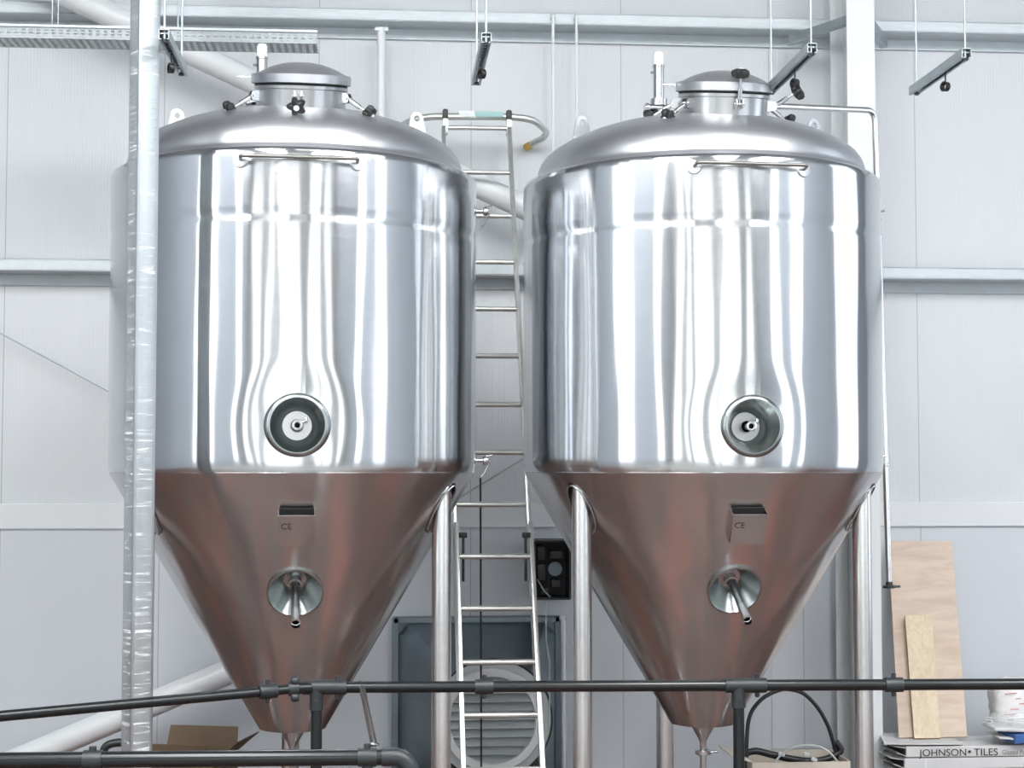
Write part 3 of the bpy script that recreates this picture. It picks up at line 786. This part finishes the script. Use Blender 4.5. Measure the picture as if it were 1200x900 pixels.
# the upper section (behind) runs full height here, the lower section sits in front
s_low = None
for s_ in [i / 400 for i in range(400)]:
    p = ladpt(s_, 1) + nn * OFF
    d = R3.transposed() @ (p - CAM); py = CY - F * d.y / -d.z
    if py > 612: s_low = s_; break
for u in (-1, 1):
    stile(0.045, .80, u, 0, dx=(-.012 if u < 0 else 0)).build('upper_stile', 'alu', t)
    stile(s_low, .995, u, OFF, dx=(-.006 if u < 0 else 0)).build('lower_stile', 'alu', t)
    # black capped hooks at the head
    h = ladpt(.035, u)
    MB().box(h + Vector((0, 0, -.03)), (.034, .07, .10), bevel=.006).build('head_bracket', 'alu', t)
    MB().box(h + Vector((0, 0, .045)), (.036, .06, .075), bevel=.012).build('black_cap', 'knob', t)
    MB().box(h + Vector((.004, -.036, -.012)), (.030, .004, .045)).build('sticker', 'label', t)
    g = ladpt(s_low + .012, u) + nn * OFF
    MB().box(g + Vector((-u * .030, -.02, -.13)), (.014, .05, .27), bevel=.003).box(g + Vector((-u * .028, -.03, -.01)), (.045, .04, .03), bevel=.004).build('guide_bracket', 'clamp', t)
    f = ladpt(.995, u) + nn * OFF + Vector((u * .03, 0, 0))
    MB().box((f.x, f.y, FZ + .022), (.045, .09, .044), bevel=.006).build('rubber_foot', 'rubber', t)
def project(p):
    d = R3.transposed() @ (p - CAM); return CX + F * d.x / -d.z, CY - F * d.y / -d.z
rys = [150, 202, 253, 307, 362, 417, 474, 530, 591]
rl = [652, 713, 776, 838, 902, 970]
def s_of(py, off):
    lo, hi = 0.0, 1.0
    for _ in range(40):
        m_ = (lo + hi) / 2
        if project(ladpt(m_, 0) + nn * off)[1] < py: lo = m_
        else: hi = m_
    return lo
for py in rys:
    s_ = s_of(py, 0); MB().tube([ladpt(s_, -1), ladpt(s_, 1)], .0155, 16).build('rung', 'alu', t)
for py in rl:
    s_ = s_of(py, OFF); e = Vector((-.006, 0, 0)); MB().tube([ladpt(s_, -1) + nn * OFF + e, ladpt(s_, 1) + nn * OFF], .0155, 16).build('rung', 'alu', t)
Yh = Ytop - .05
pts = [at(458, 176, WY - .04), at(452, 158, WY - .12), at(490, 136.5, Yh), at(600, 137, Yh), at(625, 140, Yh), at(645, 157, 10.42), at(616, 173, WY - .04)]
hp = rounded(pts, .14, 8)
hoop = MB().tube(hp, .0225, 20).build('stand_off_hoop', 'alu', t)
e, f = Vector(pts[-1]), Vector(pts[-2])
MB().tube([e, e + (f - e).normalized() * .05], .0255, 20).build('yellow_end', 'yellow', hoop, label='yellow rubber end on the ladder hoop')
e, f = Vector(pts[0]), Vector(pts[1])
MB().tube([e, e + (f - e).normalized() * .05], .0255, 20).build('yellow_end', 'yellow', hoop)
p, q = at(538, 133, Yh - .02), at(556, 133, Yh - .02)
MB().box((p + q) / 2, (abs(q.x - p.x), .012, .035), bevel=.002).build('sticker', 'label', hoop)
p, q = at(557, 134, Yh - .02), at(590, 134, Yh - .02)
MB().box((p + q) / 2, (abs(q.x - p.x), .012, .035), bevel=.002).build('teal_sticker', 'teal', hoop)

# ------------------------------------------------------------------ louvred square-to-round duct on the wall
fl, fr, ft = at(461, 724, 10.5).x, at(656, 724, 10.5).x, at(560, 723, 10.5).z
side = fr - fl; fb = ft - side * 1.16
yc = 9.78
cc_ = at(577, 843, yc); r_in = at(627.5, 843, yc).x - cc_.x
t = thing('louvre_duct', ((fl + fr) / 2, 10.5, fb), 'grey square to round metal duct with a slatted louvre, on the wall behind the ladder', 'vent')
k = MB()
fw = .035
for (a, b, c_, d_) in [(fl - .01, fl + fw, fb, ft), (fr - fw, fr + .01, fb, ft), (fl, fr, ft - fw, ft), (fl, fr, fb, fb + fw)]:
    k.box(((a + b) / 2, 10.49, (c_ + d_) / 2), (b - a, .05, d_ - c_), bevel=.004)
for z_ in [fb + .05 + i * .06 for i in range(int((ft - fb) / .06))]:
    for x in (fl + .008, fr - .008): k.lathe([(0, 0), (.006, 0), (.006, .012), (0, .012)], 8, (x, 10.467, z_), (0, -1, 0))
k.box(((fl + fr) / 2, 10.55, (fb + ft) / 2), (side, .09, ft - fb))
k.build('mounting_frame', 'duct', t, smooth=False)
r_o = r_in * 1.38
k = MB(); n = 48; sq, rd = [], []
cxx, czz = (fl + fr) / 2, (fb + ft) / 2
for i in range(n):
    a = 2 * PI * (i + .5) / n; ca, sa = math.cos(a), math.sin(a)
    m_ = max(abs(ca), abs(sa)); x, z = ca / m_ * (side / 2 - fw), sa / m_ * ((ft - fb) / 2 - fw)
    sq.append(k.bm.verts.new((cxx + x, 10.468, czz + z)))
    rd.append(k.bm.verts.new((cc_.x + r_o * ca, yc + .05, cc_.z + r_o * sa)))
for i in range(n): k.bm.faces.new((sq[i], sq[(i + 1) % n], rd[(i + 1) % n], rd[i]))
k.build('transition_hood', 'duct', t, ang=20)
MB().lathe([(r_o, .05), (r_o, .0), (r_in * 1.1, .0), (r_in * 1.1, .03)], 72, (cc_.x, yc, cc_.z), (0, 1, 0)).build('duct_face', 'slat', t)
MB().lathe([(r_o - .004, -.006), (r_o + .006, -.006), (r_o + .006, .006), (r_o - .004, .006)], 72, (cc_.x, yc, cc_.z), (0, 1, 0), closed=True).build('gasket', 'rubber', t)
MB().lathe([(r_in * 1.19, 0), (r_in * 1.19, -.03), (r_in * 1.16, -.04), (r_in * 1.0, -.04), (r_in * .99, -.03), (r_in * .99, .05), (r_in, .05)], 72, (cc_.x, yc, cc_.z), (0, 1, 0), closed=True).build('louvre_ring', 'white', t)
MB().lathe([(r_in, 0), (0, 0)], 48, (cc_.x, yc + .045, cc_.z), (0, 1, 0)).build('dark_backing', 'rubber', t)
ns = 10; ph = 2 * r_in / ns
for i in range(ns):
    z = cc_.z + r_in * (-1 + 2 * (i + .5) / ns); zm = max(abs(z - ph / 2 - cc_.z), abs(z + ph / 2 - cc_.z))
    hw = math.sqrt((r_in * 1.05) ** 2 - (z - cc_.z) ** 2)
    k = MB()
    k.prism([(-hw, 0), (hw, 0), (hw, .003), (-hw, .003)], (cc_.x, yc + .020, z + ph * .5), (1, 0, 0), (0, -.8, .5), (0, -.045 / ph, -1), ph * .92)
    k.tube([(cc_.x - hw, yc - .024, z - ph * .42), (cc_.x + hw, yc - .024, z - ph * .42)], .005, 8)
    k.build('louvre_slat', 'slat', t)
# loose cable draped on the duct
pole('draped_cable', [at(640, 704, 10.27), at(640, 722, 10.2), at(640, 738, 9.9), at(640, 750, 9.72), at(644, 775, 9.7), at(644, 840, 9.7), at(637, 880, 9.7), at(634, 905, 9.7)], .005, 'cable_grey', 'thin pale cable hanging at the right side of the louvred duct', 'cable', 8)
# dark control box right of the ladder
bl, br_, bt, bb = at(627, 633, 10.3).x, at(668, 633, 10.3).x, at(640, 634, 10.3).z, at(640, 702, 10.3).z
t = thing('control_box', ((bl + br_) / 2, 10.3, bb), 'dark open control box with wiring on the far wall right of the ladder', 'control box')
k = MB(); th = .012
k.box(((bl + br_) / 2, 10.54, (bt + bb) / 2), (br_ - bl, .02, bt - bb))
for (x, z, sx, sz) in [(bl, (bt + bb) / 2, th, bt - bb), (br_, (bt + bb) / 2, th, bt - bb), ((bl + br_) / 2, bt, br_ - bl, th), ((bl + br_) / 2, bb, br_ - bl, th)]:
    k.box((x, 10.42, z), (sx, .25, sz))
k.build('casing', 'dark', t, smooth=False)
for (fx, fz, w_, h_) in [(.2, .78, .05, .09), (.2, .45, .05, .10), (.65, .75, .09, .05), (.62, .25, .06, .05), (.3, .12, .05, .05)]:
    MB().box((bl + (br_ - bl) * fx, 10.40, bb + (bt - bb) * fz), (w_, .08, h_), bevel=.006).build('relay', 'clamp', t)
MB().lathe([(0, 0), (.045, 0), (.045, .02), (0, .02)], 28, (bl + (br_ - bl) * .62, 10.42, bb + (bt - bb) * .5), (0, -1, 0)).build('dial', 'duct', t)
MB().tube([(bl + .02, 10.36, bb + .12), (bl + .06, 10.33, bb + .05), (bl + .10, 10.33, bb + .01)], .004, 8).build('loose_wire', 'cable_grey', t)

# ------------------------------------------------------------------ hanging channel brackets
hang = [((192, 40), (207, 84), 'hanging strut bracket just right of the wrapped post at the top'),
        ((570, 44), (556, 95), 'hanging strut bracket above the ladder, between the tanks'),
        ((952, 56), (905, 106), 'hanging strut bracket just left of the white column, above the right tank'),
        ((1133, 62), (1081, 107), 'hanging strut bracket right of the white column at the top right')]
for i, (n_, f_, lb) in enumerate(hang):
    p = at(n_[0], n_[1], 6.9 + .0 * i); zc_ = p.z
    q = atz(f_[0], f_[1], zc_)
    q = Vector((p.x, q.y, zc_))
    t = thing('channel_hanger', (p.x, (p.y + q.y) / 2, zc_), lb, 'hanger', 'strut brackets hung on threaded rods')
    L_ = q.y - p.y; ymid = (p.y + q.y) / 2
    k = MB(); W = .040; H = .040; th = .003
    for s_ in (-1, 1):
        k.box((p.x + s_ * W / 2, ymid, zc_), (th, L_, H))
        k.box((p.x + s_ * (W / 2 - .005), ymid, zc_ - H / 2), (.011, L_, th))
    k.box((p.x, ymid, zc_ + H / 2), (W, L_, th))
    nsl = max(3, int(L_ / .05))
    for j in range(nsl):   # cross bars between the slots
        k.box((p.x, p.y + (j + .5) * L_ / nsl, zc_ + H / 2 - .012), (W - .004, .018, .006))
    k.build('slotted_channel', 'galv', t, smooth=False)
    for yy in (p.y + .02, q.y - .05):
        MB().tube([(p.x, yy, zc_ - .03), (p.x, yy, ZC)], .005, 8).build('threaded_rod', 'galv', t)
        MB().lathe([(0, -.006), (.013, -.006), (.013, .006), (0, .006)], 6, (p.x, yy, zc_ - .024)).build('nut', 'clamp', t)
    yy = p.y + L_ * .38
    cl_ = MB().tube([(p.x, yy, zc_ - .02), (p.x, yy, zc_ - .06)], .004, 8)
    cl_.lathe([(.016, -.010), (.022, -.010), (.022, .010), (.016, .010)], 24, (p.x, yy, zc_ - .085), (1, .45, 0), closed=True)
    cl_.lathe([(.016, -.014), (.024, -.012), (.024, -.009), (.016, -.009)], 24, (p.x, yy, zc_ - .085), (1, .45, 0), closed=True)
    cl_.build('pipe_clip', 'knob', t)

# perforated cable tray
Yt_ = 8.95
p0, p1 = at(-60, 38, Yt_), at(372, 54, Yt_)
zt2 = at(200, 48, Yt_).z
x0, x1, wd, hh = p0.x - .3, p1.x, .20, .055
t = thing('cable_tray', ((x0 + x1) / 2, Yt_, zt2), 'perforated galvanised cable tray hanging high at the top left behind the wrapped post', 'cable tray')
k = MB(); pitch_x = .05; nx = int((x1 - x0) / pitch_x)
# floor and sides of the tray as real lattices of slots
px_ = .040; nx = int((x1 - x0) / px_)
for j in range(9):
    k.box(((x0 + x1) / 2, Yt_ + wd * j / 8, zt2), (x1 - x0, .012, .002))
for i in range(nx + 1):
    k.box((x0 + i * px_, Yt_ + wd / 2, zt2 + .0005), (.018, wd, .002))
for y_ in (Yt_ - .001, Yt_ + wd + .001):
    for j, h_ in enumerate((.004, .020, .036, .060)): k.box(((x0 + x1) / 2, y_, zt2 + h_), (x1 - x0, .002, .009 if j < 3 else .020))
    for i in range(nx + 1): k.box((x0 + i * px_, y_ + .0005, zt2 + .030), (.020, .002, .06))
MB().box(((x0 + x1) / 2, Yt_ - .006, zt2 + .068), (x1 - x0, .012, .014)).build('tray_lip', 'raillip', t, smooth=False)
k.build('tray_sheet', 'traymetal', t, smooth=False)
for x in (at(208, 30, Yt_).x, at(60, 30, Yt_).x):
    for y_ in (Yt_ + .02, Yt_ + wd - .02): MB().tube([(x, y_, zt2 - .01), (x, y_, ZC)], .004, 8).build('hanger_rod', 'galv', t)

# ------------------------------------------------------------------ right-hand stack of things
YS = 9.9
zt3 = at(1100, 867, YS - .1).z                # top of the cartons
xA = at(1041, 880, YS - .1).x
def carton(x, y, z, sx, sy, sz, label, m='tilebox', rz=0, cat='box', name='tile_box', group=None):
    o = thing(name, (x, y, z), label, cat, group)
    MB().box((x, y, z + sz / 2), (sx, sy, sz), rot=Matrix.Rotation(rz, 3, 'Z'), bevel=.003).build('carton', m, o, smooth=False)
    return o
hb = .071
xs, xe = at(1062, 880, YS - .18).x, at(1062, 880, YS - .18).x + 1.1
# pallet trestle the cartons stand on
nb = 4
zbase = zt3 - hb * nb - .02
for i in range(nb):
    z = zt3 - .022 - hb * (i + 1)
    o = thing('tile_box', ((xs + xe) / 2, YS, z), 'long white tile carton with black lettering on its side, topmost of the stack' if i == 0 else
              ('long white tile carton directly under the lettered one' if i == 1 else 'long white tile carton low in the stack at the right'), 'box', 'stacked tile cartons')
    k = MB(); dx = [.0, -.012, .012, 0, -.01, .008, 0][i]
    k.box(((xs + xe) / 2 + dx, YS, z + hb / 2), (xe - xs, .36, hb - .006), bevel=.004)
    k.build('carton', 'tilebox', o, smooth=False)
    # folded end flaps, left end: an open tunnel of card
    fl_ = MB()
    x_ = xs + dx
    fl_.quad((x_, YS - .18, z + hb - .01), (x_, YS + .18, z + hb - .01), (x_ - .075, YS + .16, z + hb - .006), (x_ - .075, YS - .14, z + hb - .004))
    fl_.quad((x_, YS - .18, z + .008), (x_, YS + .18, z + .008), (x_ - .06, YS + .18, z + .02), (x_ - .06, YS - .18, z + .03))
    ff = fl_.build('end_flap', 'tilebox', o, smooth=False); ff.modifiers.new('s', 'SOLIDIFY').thickness = .004
    MB().box((x_ - .004, YS, z + hb / 2), (.006, .34, hb - .02)).build('end_shade', 'rubber', o, smooth=False)  # black slab painting the shade between the open end flaps
    if i == 0:
        p = at(1077.5, 881.5, YS - .181)
        text('JOHNSON', .060, (p.x, YS - .184, z + .010), (1, 0, 0), (0, 0, 1), (0, -1, 0), 'ink', o, 'lettering', width=at(1132, 881, YS - .18).x - p.x)
        p2 = at(1134.5, 881.5, YS - .181)
        MB().lathe([(0, 0), (.009, 0), (.009, .002), (0, .002)], 20, (p2.x + .008, YS - .183, z + .033), (0, -1, 0)).build('lettering_dot', 'ink', o)
        p3 = at(1141, 881.5, YS - .181)
        text('TILES', .060, (p3.x, YS - .184, z + .010), (1, 0, 0), (0, 0, 1), (0, -1, 0), 'ink', o, 'lettering', width=at(1169, 881, YS - .18).x - p3.x)
        p4 = at(1174, 881.5, YS - .181)
        text('Glazed Porcelain', .040, (p4.x, YS - .184, z + .014), (1, 0, 0), (0, 0, 1), (0, -1, 0), 'ink_grey', o, 'small_lettering', .9)
    if i == 1:
        MB().box((x_ + .13, YS - .181, z + hb / 2), (.012, .003, hb - .012)).build('edge_tape', 'white', o)
low = zt3 - .022 - hb * nb
k = thing('pallet', ((xs + xe) / 2, YS, FZ), 'timber pallet carrying the tile cartons at the bottom right', 'pallet')
for j in range(5): MB().box(((xs + xe) / 2, YS - .2 + .1 * j, low - .012), (xe - xs + .1, .08, .022)).build('deck_board', 'plank', k, smooth=False)
for j in range(3): MB().box((xs + .05 + j * (xe - xs - .1) / 2, YS, (low + FZ - .023) / 2), (.09, .46, low - FZ - .023)).build('bearer', 'plank', k, smooth=False)
# thin loose sheet of card on top
sh = MB()
zz = zt3 - .020
pts = [(xs - .13, YS - .16, zz + .006), (xs + .1, YS - .19, zz + .006), (xs + .35, YS - .19, zz + .004), (xs + .36, YS + .2, zz + .004), (xs - .05, YS + .2, zz + .006)]
A_ = [sh.bm.verts.new(p) for p in pts]; B_ = [sh.bm.verts.new((p[0], p[1], p[2] + .012)) for p in pts]
sh.bm.faces.new(A_); sh.bm.faces.new(B_[::-1])
for i in range(5): sh.bm.faces.new((A_[i], A_[(i + 1) % 5], B_[(i + 1) % 5], B_[i]))
tag(sh.build('card_sheet', 'tilebox', smooth=False), 'thin grey card sheet lying on the tile cartons under the plywood board', 'card')
zs = zz + .026
# plywood board and plank leaning back to the wall
def leaner(pxs, Yf, Yt2, th, m, name, label, cat):
    (l0, r0, yb_), (l1, r1, yt_) = pxs
    a, b, c_, d_ = at(l0, yb_, Yf), at(r0, yb_, Yf), at(r1, yt_, Yt2), at(l1, yt_, Yt2)
    a.z = b.z = zs
    nrm_ = (b - a).cross(d_ - a).normalized() * th
    k = MB(); A_ = [k.bm.verts.new(p) for p in (a, b, c_, d_)]; B_ = [k.bm.verts.new(p - nrm_) for p in (a, b, c_, d_)]
    k.bm.faces.new(A_); k.bm.faces.new(B_[::-1])
    for i in range(4): k.bm.faces.new((A_[i], A_[(i + 1) % 4], B_[(i + 1) % 4], B_[i]))
    o = k.build(name, m, smooth=False); tag(o, label, cat)
    o.data.materials.append(M['plyedge'])
    for pl in o.data.polygons:
        if pl.index >= 2: pl.material_index = 1 if name == 'plywood_offcut' else 0
    return o
leaner(((1053.5, 1133.5, 864), (1041, 1115.5, 634)), YS - .03, 10.54, .018, 'ply', 'plywood_board', 'tall pinkish plywood board standing on the tile cartons at the right', 'board')
leaner(((1071.5, 1102, 864), (1060.5, 1092, 721)), YS - .07, 10.22, .015, 'plank', 'plywood_offcut', 'narrow pale plank leaning on the front of the plywood board', 'board')
# support leaning post: the board's top rests on a tall cabinet? it rests on stacked cartons behind
# film-wrapped parcel, blue carton, white printed bag
xb = at(1188, 850, YS).x
def blob_pack(c, sx, sy, sz, name, m, label, cat, seed, parent=None, rnd=.012, box_k=4.0):
    random.seed(seed); k = MB()
    bmesh.ops.create_icosphere(k.bm, subdivisions=4, radius=1)
    for v in k.bm.verts:
        d = v.co.normalized(); e = (abs(d.x) ** box_k + abs(d.y) ** box_k + abs(d.z) ** box_k) ** (-1 / box_k)
        w_ = math.sin(d.x * 9 + seed) * math.sin(d.y * 11 + d.z * 7) + .6 * math.sin(d.z * 17 + d.x * 13)
        q = d * e * (1 + rnd * 3 * w_)
        v.co = Vector((c[0] + q.x * sx / 2, c[1] + q.y * sy / 2, c[2] + (q.z + 1) * sz / 2))
    return k
o = thing('tile_sample_pack', (xb, YS - .02, zt3 - .02), 'blue and white pack half covered with crumpled clear film, right of the plywood board', 'packet')
MB().box((xb + .06, YS - .13, zt3 + .033), (.34, .22, .055), rot=Matrix.Rotation(.12, 3, 'Z') @ Matrix.Rotation(math.radians(-4), 3, 'Y'), bevel=.004).build('blue_carton', 'blue', o, smooth=False)
MB().box((xb + .01, YS - .13, zt3 + .070), (.45, .22, .022), rot=Matrix.Rotation(math.radians(3), 3, 'Y'), bevel=.008).box((xb - .06, YS - .13, zt3 + .018), (.25, .22, .012), rot=Matrix.Rotation(math.radians(5), 3, 'Y'), bevel=.005).build('white_sleeve', 'tilebox', o)
blob_pack((xb - .0, YS - .125, zt3 + .065), .44, .24, .10, 'x', 'film', '', '', 3, box_k=2.4, rnd=.03).build('film_cover', 'film', o, ang=60)
xw = at(1213, 840, YS).x
o = thing('printed_bag', (xw, YS + .06, zt3 - .02), 'white bag with faint red print standing at the right edge on the tile cartons', 'bag')
bgm = blob_pack((xw, YS + .12, zt3 - .018), .46, .20, .36, 'x', 'bag', '', '', 8, box_k=5, rnd=.012).build('bag_body', 'bag', o, ang=70)
for i in range(7):
    MB().box((xw - .17 + random.uniform(0, .1), YS + .015, zt3 + .26 - i * .032), (random.uniform(.03, .08), .003, .004), rot=Matrix.Rotation(random.uniform(-.1, .1), 3, 'Y')).build('red_print', 'ink_red', o, smooth=False)

# ------------------------------------------------------------------ cardboard box with cables under the right tank
def open_box(name, loc, sx, sy, sz, m, label, rz, flaps, cat='box'):
    o = thing(name, loc, label, cat, rz=rz, world=False)
    k = MB(); t_ = .006
    k.box((0, 0, t_ / 2), (sx, sy, t_)); k.box((0, -sy / 2, sz / 2), (sx, t_, sz)); k.box((0, sy / 2, sz / 2), (sx, t_, sz))
    k.box((-sx / 2, 0, sz / 2), (t_, sy, sz)); k.box((sx / 2, 0, sz / 2), (t_, sy, sz))
    k.build('box_body', m, o, smooth=False)
    for (sd, ang, ln) in flaps:
        a = math.radians(ang); f_ = MB()
        if sd == 'f': q = [(-sx / 2, -sy / 2, sz), (sx / 2, -sy / 2, sz), (sx / 2 - .01, -sy / 2 - ln * math.sin(a), sz + ln * math.cos(a)), (-sx / 2 + .01, -sy / 2 - ln * math.sin(a), sz + ln * math.cos(a))]
        elif sd == 'b': q = [(-sx / 2, sy / 2, sz), (sx / 2, sy / 2, sz), (sx / 2 - .01, sy / 2 + ln * math.sin(a), sz + ln * math.cos(a)), (-sx / 2 + .01, sy / 2 + ln * math.sin(a), sz + ln * math.cos(a))]
        elif sd == 'l': q = [(-sx / 2, -sy / 2, sz), (-sx / 2, sy / 2, sz), (-sx / 2 - ln * math.sin(a), sy / 2 - .01, sz + ln * math.cos(a)), (-sx / 2 - ln * math.sin(a), -sy / 2 + .01, sz + ln * math.cos(a))]
        else: q = [(sx / 2, -sy / 2, sz), (sx / 2, sy / 2, sz), (sx / 2 + ln * math.sin(a), sy / 2 - .01, sz + ln * math.cos(a)), (sx / 2 + ln * math.sin(a), -sy / 2 + .01, sz + ln * math.cos(a))]
        f_.quad(*q); fo = f_.build('flap', m, o, smooth=False); fo.modifiers.new('s', 'SOLIDIFY').thickness = .005
    return o
Yb_ = 9.25
zr_ = at(940, 893, Yb_ - .2).z; xr0, xr1 = at(882, 893, Yb_ - .2).x, at(996, 893, Yb_ - .2).x
open_box('cable_box', ((xr0 + xr1) / 2, Yb_, FZ), xr1 - xr0, .40, zr_ - FZ, 'cardpale', 'open pale cardboard box of cables behind the right tank legs', 0, [('l', 75, .12)])
o = thing('cable_coil', ((xr0 + xr1) / 2, Yb_, zr_ - .2), 'thick black cable arching high out of the cardboard box under the right tank', 'cable')
arcp = [(875, 905), (875, 868), (879, 838), (893, 819), (912, 809), (925, 808), (942, 813), (958, 829), (970, 850), (977, 872), (981, 888), (983, 905)]
def smooth_pts(ps, n=5):
    out = []
    ps = [Vector(p) for p in ps]
    for i in range(len(ps) - 1):
        p0 = ps[max(i - 1, 0)]; p1 = ps[i]; p2 = ps[i + 1]; p3 = ps[min(i + 2, len(ps) - 1)]
        for k in range(n):
            t_ = k / n
            out.append(.5 * ((2 * p1) + (-p0 + p2) * t_ + (2 * p0 - 5 * p1 + 4 * p2 - p3) * t_ ** 2 + (-p0 + 3 * p1 - 3 * p2 + p3) * t_ ** 3))
    out.append(ps[-1]); return out
MB().tube(smooth_pts([at(a, b, Yb_ - .06 + .1 * i / 11) for i, (a, b) in enumerate(arcp)]), .0115, 14).build('cable_loop', 'cable', o)
MB().tube(smooth_pts([at(a, b, Yb_ + .02) for a, b in [(871, 884), (885, 880), (903, 884), (925, 889), (950, 892), (970, 889), (985, 880), (980, 870)]]), .02, 12, rs=None).build('cable_sleeve', 'cable', o)
MB().tube(smooth_pts([at(a, b, Yb_ - .12) for a, b in [(906, 896), (918, 882), (935, 874.5), (955, 874), (970, 880), (982, 893)]]), .006, 10).build('grey_cable', 'cable_grey', o, label='thin grey cable looping out of the box')
random.seed(5)
for (a, b) in [(916, 884), (945, 884), (954, 890)]:
    p = at(a, b, Yb_ - .02)
    MB().box(p, (.035, .02, .022), rot=Matrix.Rotation(random.uniform(-.6, .6), 3, 'Y'), bevel=.003).build('cable_plug', 'white', o)
# brown box behind the left tank
Yc = 9.0
zl_ = at(230, 892, Yc).z; xa, xb2 = at(170, 880, Yc).x, at(262, 880, Yc).x
open_box('brown_box', ((xa + xb2) / 2, Yc + .2, FZ), xb2 - xa, .40, zl_ - FZ, 'card', 'open brown cardboard box with raised flaps behind the wrapped post, bottom left', math.radians(-14), [('b', 18, .13), ('f', 20, .10), ('r', 50, .17)])
o = MB().tube(smooth_pts([at(a, b, Yc - .15) for a, b in [(120, 884), (124, 875), (133, 871), (146, 871), (152, 880), (150, 892)]]), .022, 14).build('black_hose', 'cable')
tag(o, 'short piece of black hose by the foot of the wrapped post, behind the low rail', 'hose')

# ------------------------------------------------------------------ clean-up, world, colour management
for o in WORLD:
    if '_world' in o: del o['_world']
wd_ = bpy.data.worlds.new('world'); sc.world = wd_; wd_.use_nodes = True
wd_.node_tree.nodes['Background'].inputs[0].default_value = (.75, .85, 1, 1)
wd_.node_tree.nodes['Background'].inputs[1].default_value = .6
sc.view_settings.view_transform = 'Standard'; sc.view_settings.look = 'None'
sc.view_settings.gamma = 1; sc.view_settings.use_curve_mapping = False
sc.view_settings.exposure = 0.42
sc.cycles.use_denoising = True
sc.cycles.max_bounces = 10; sc.cycles.diffuse_bounces = 5; sc.cycles.glossy_bounces = 6; sc.cycles.transparent_max_bounces = 12
sc.cycles.sample_clamp_indirect = 6
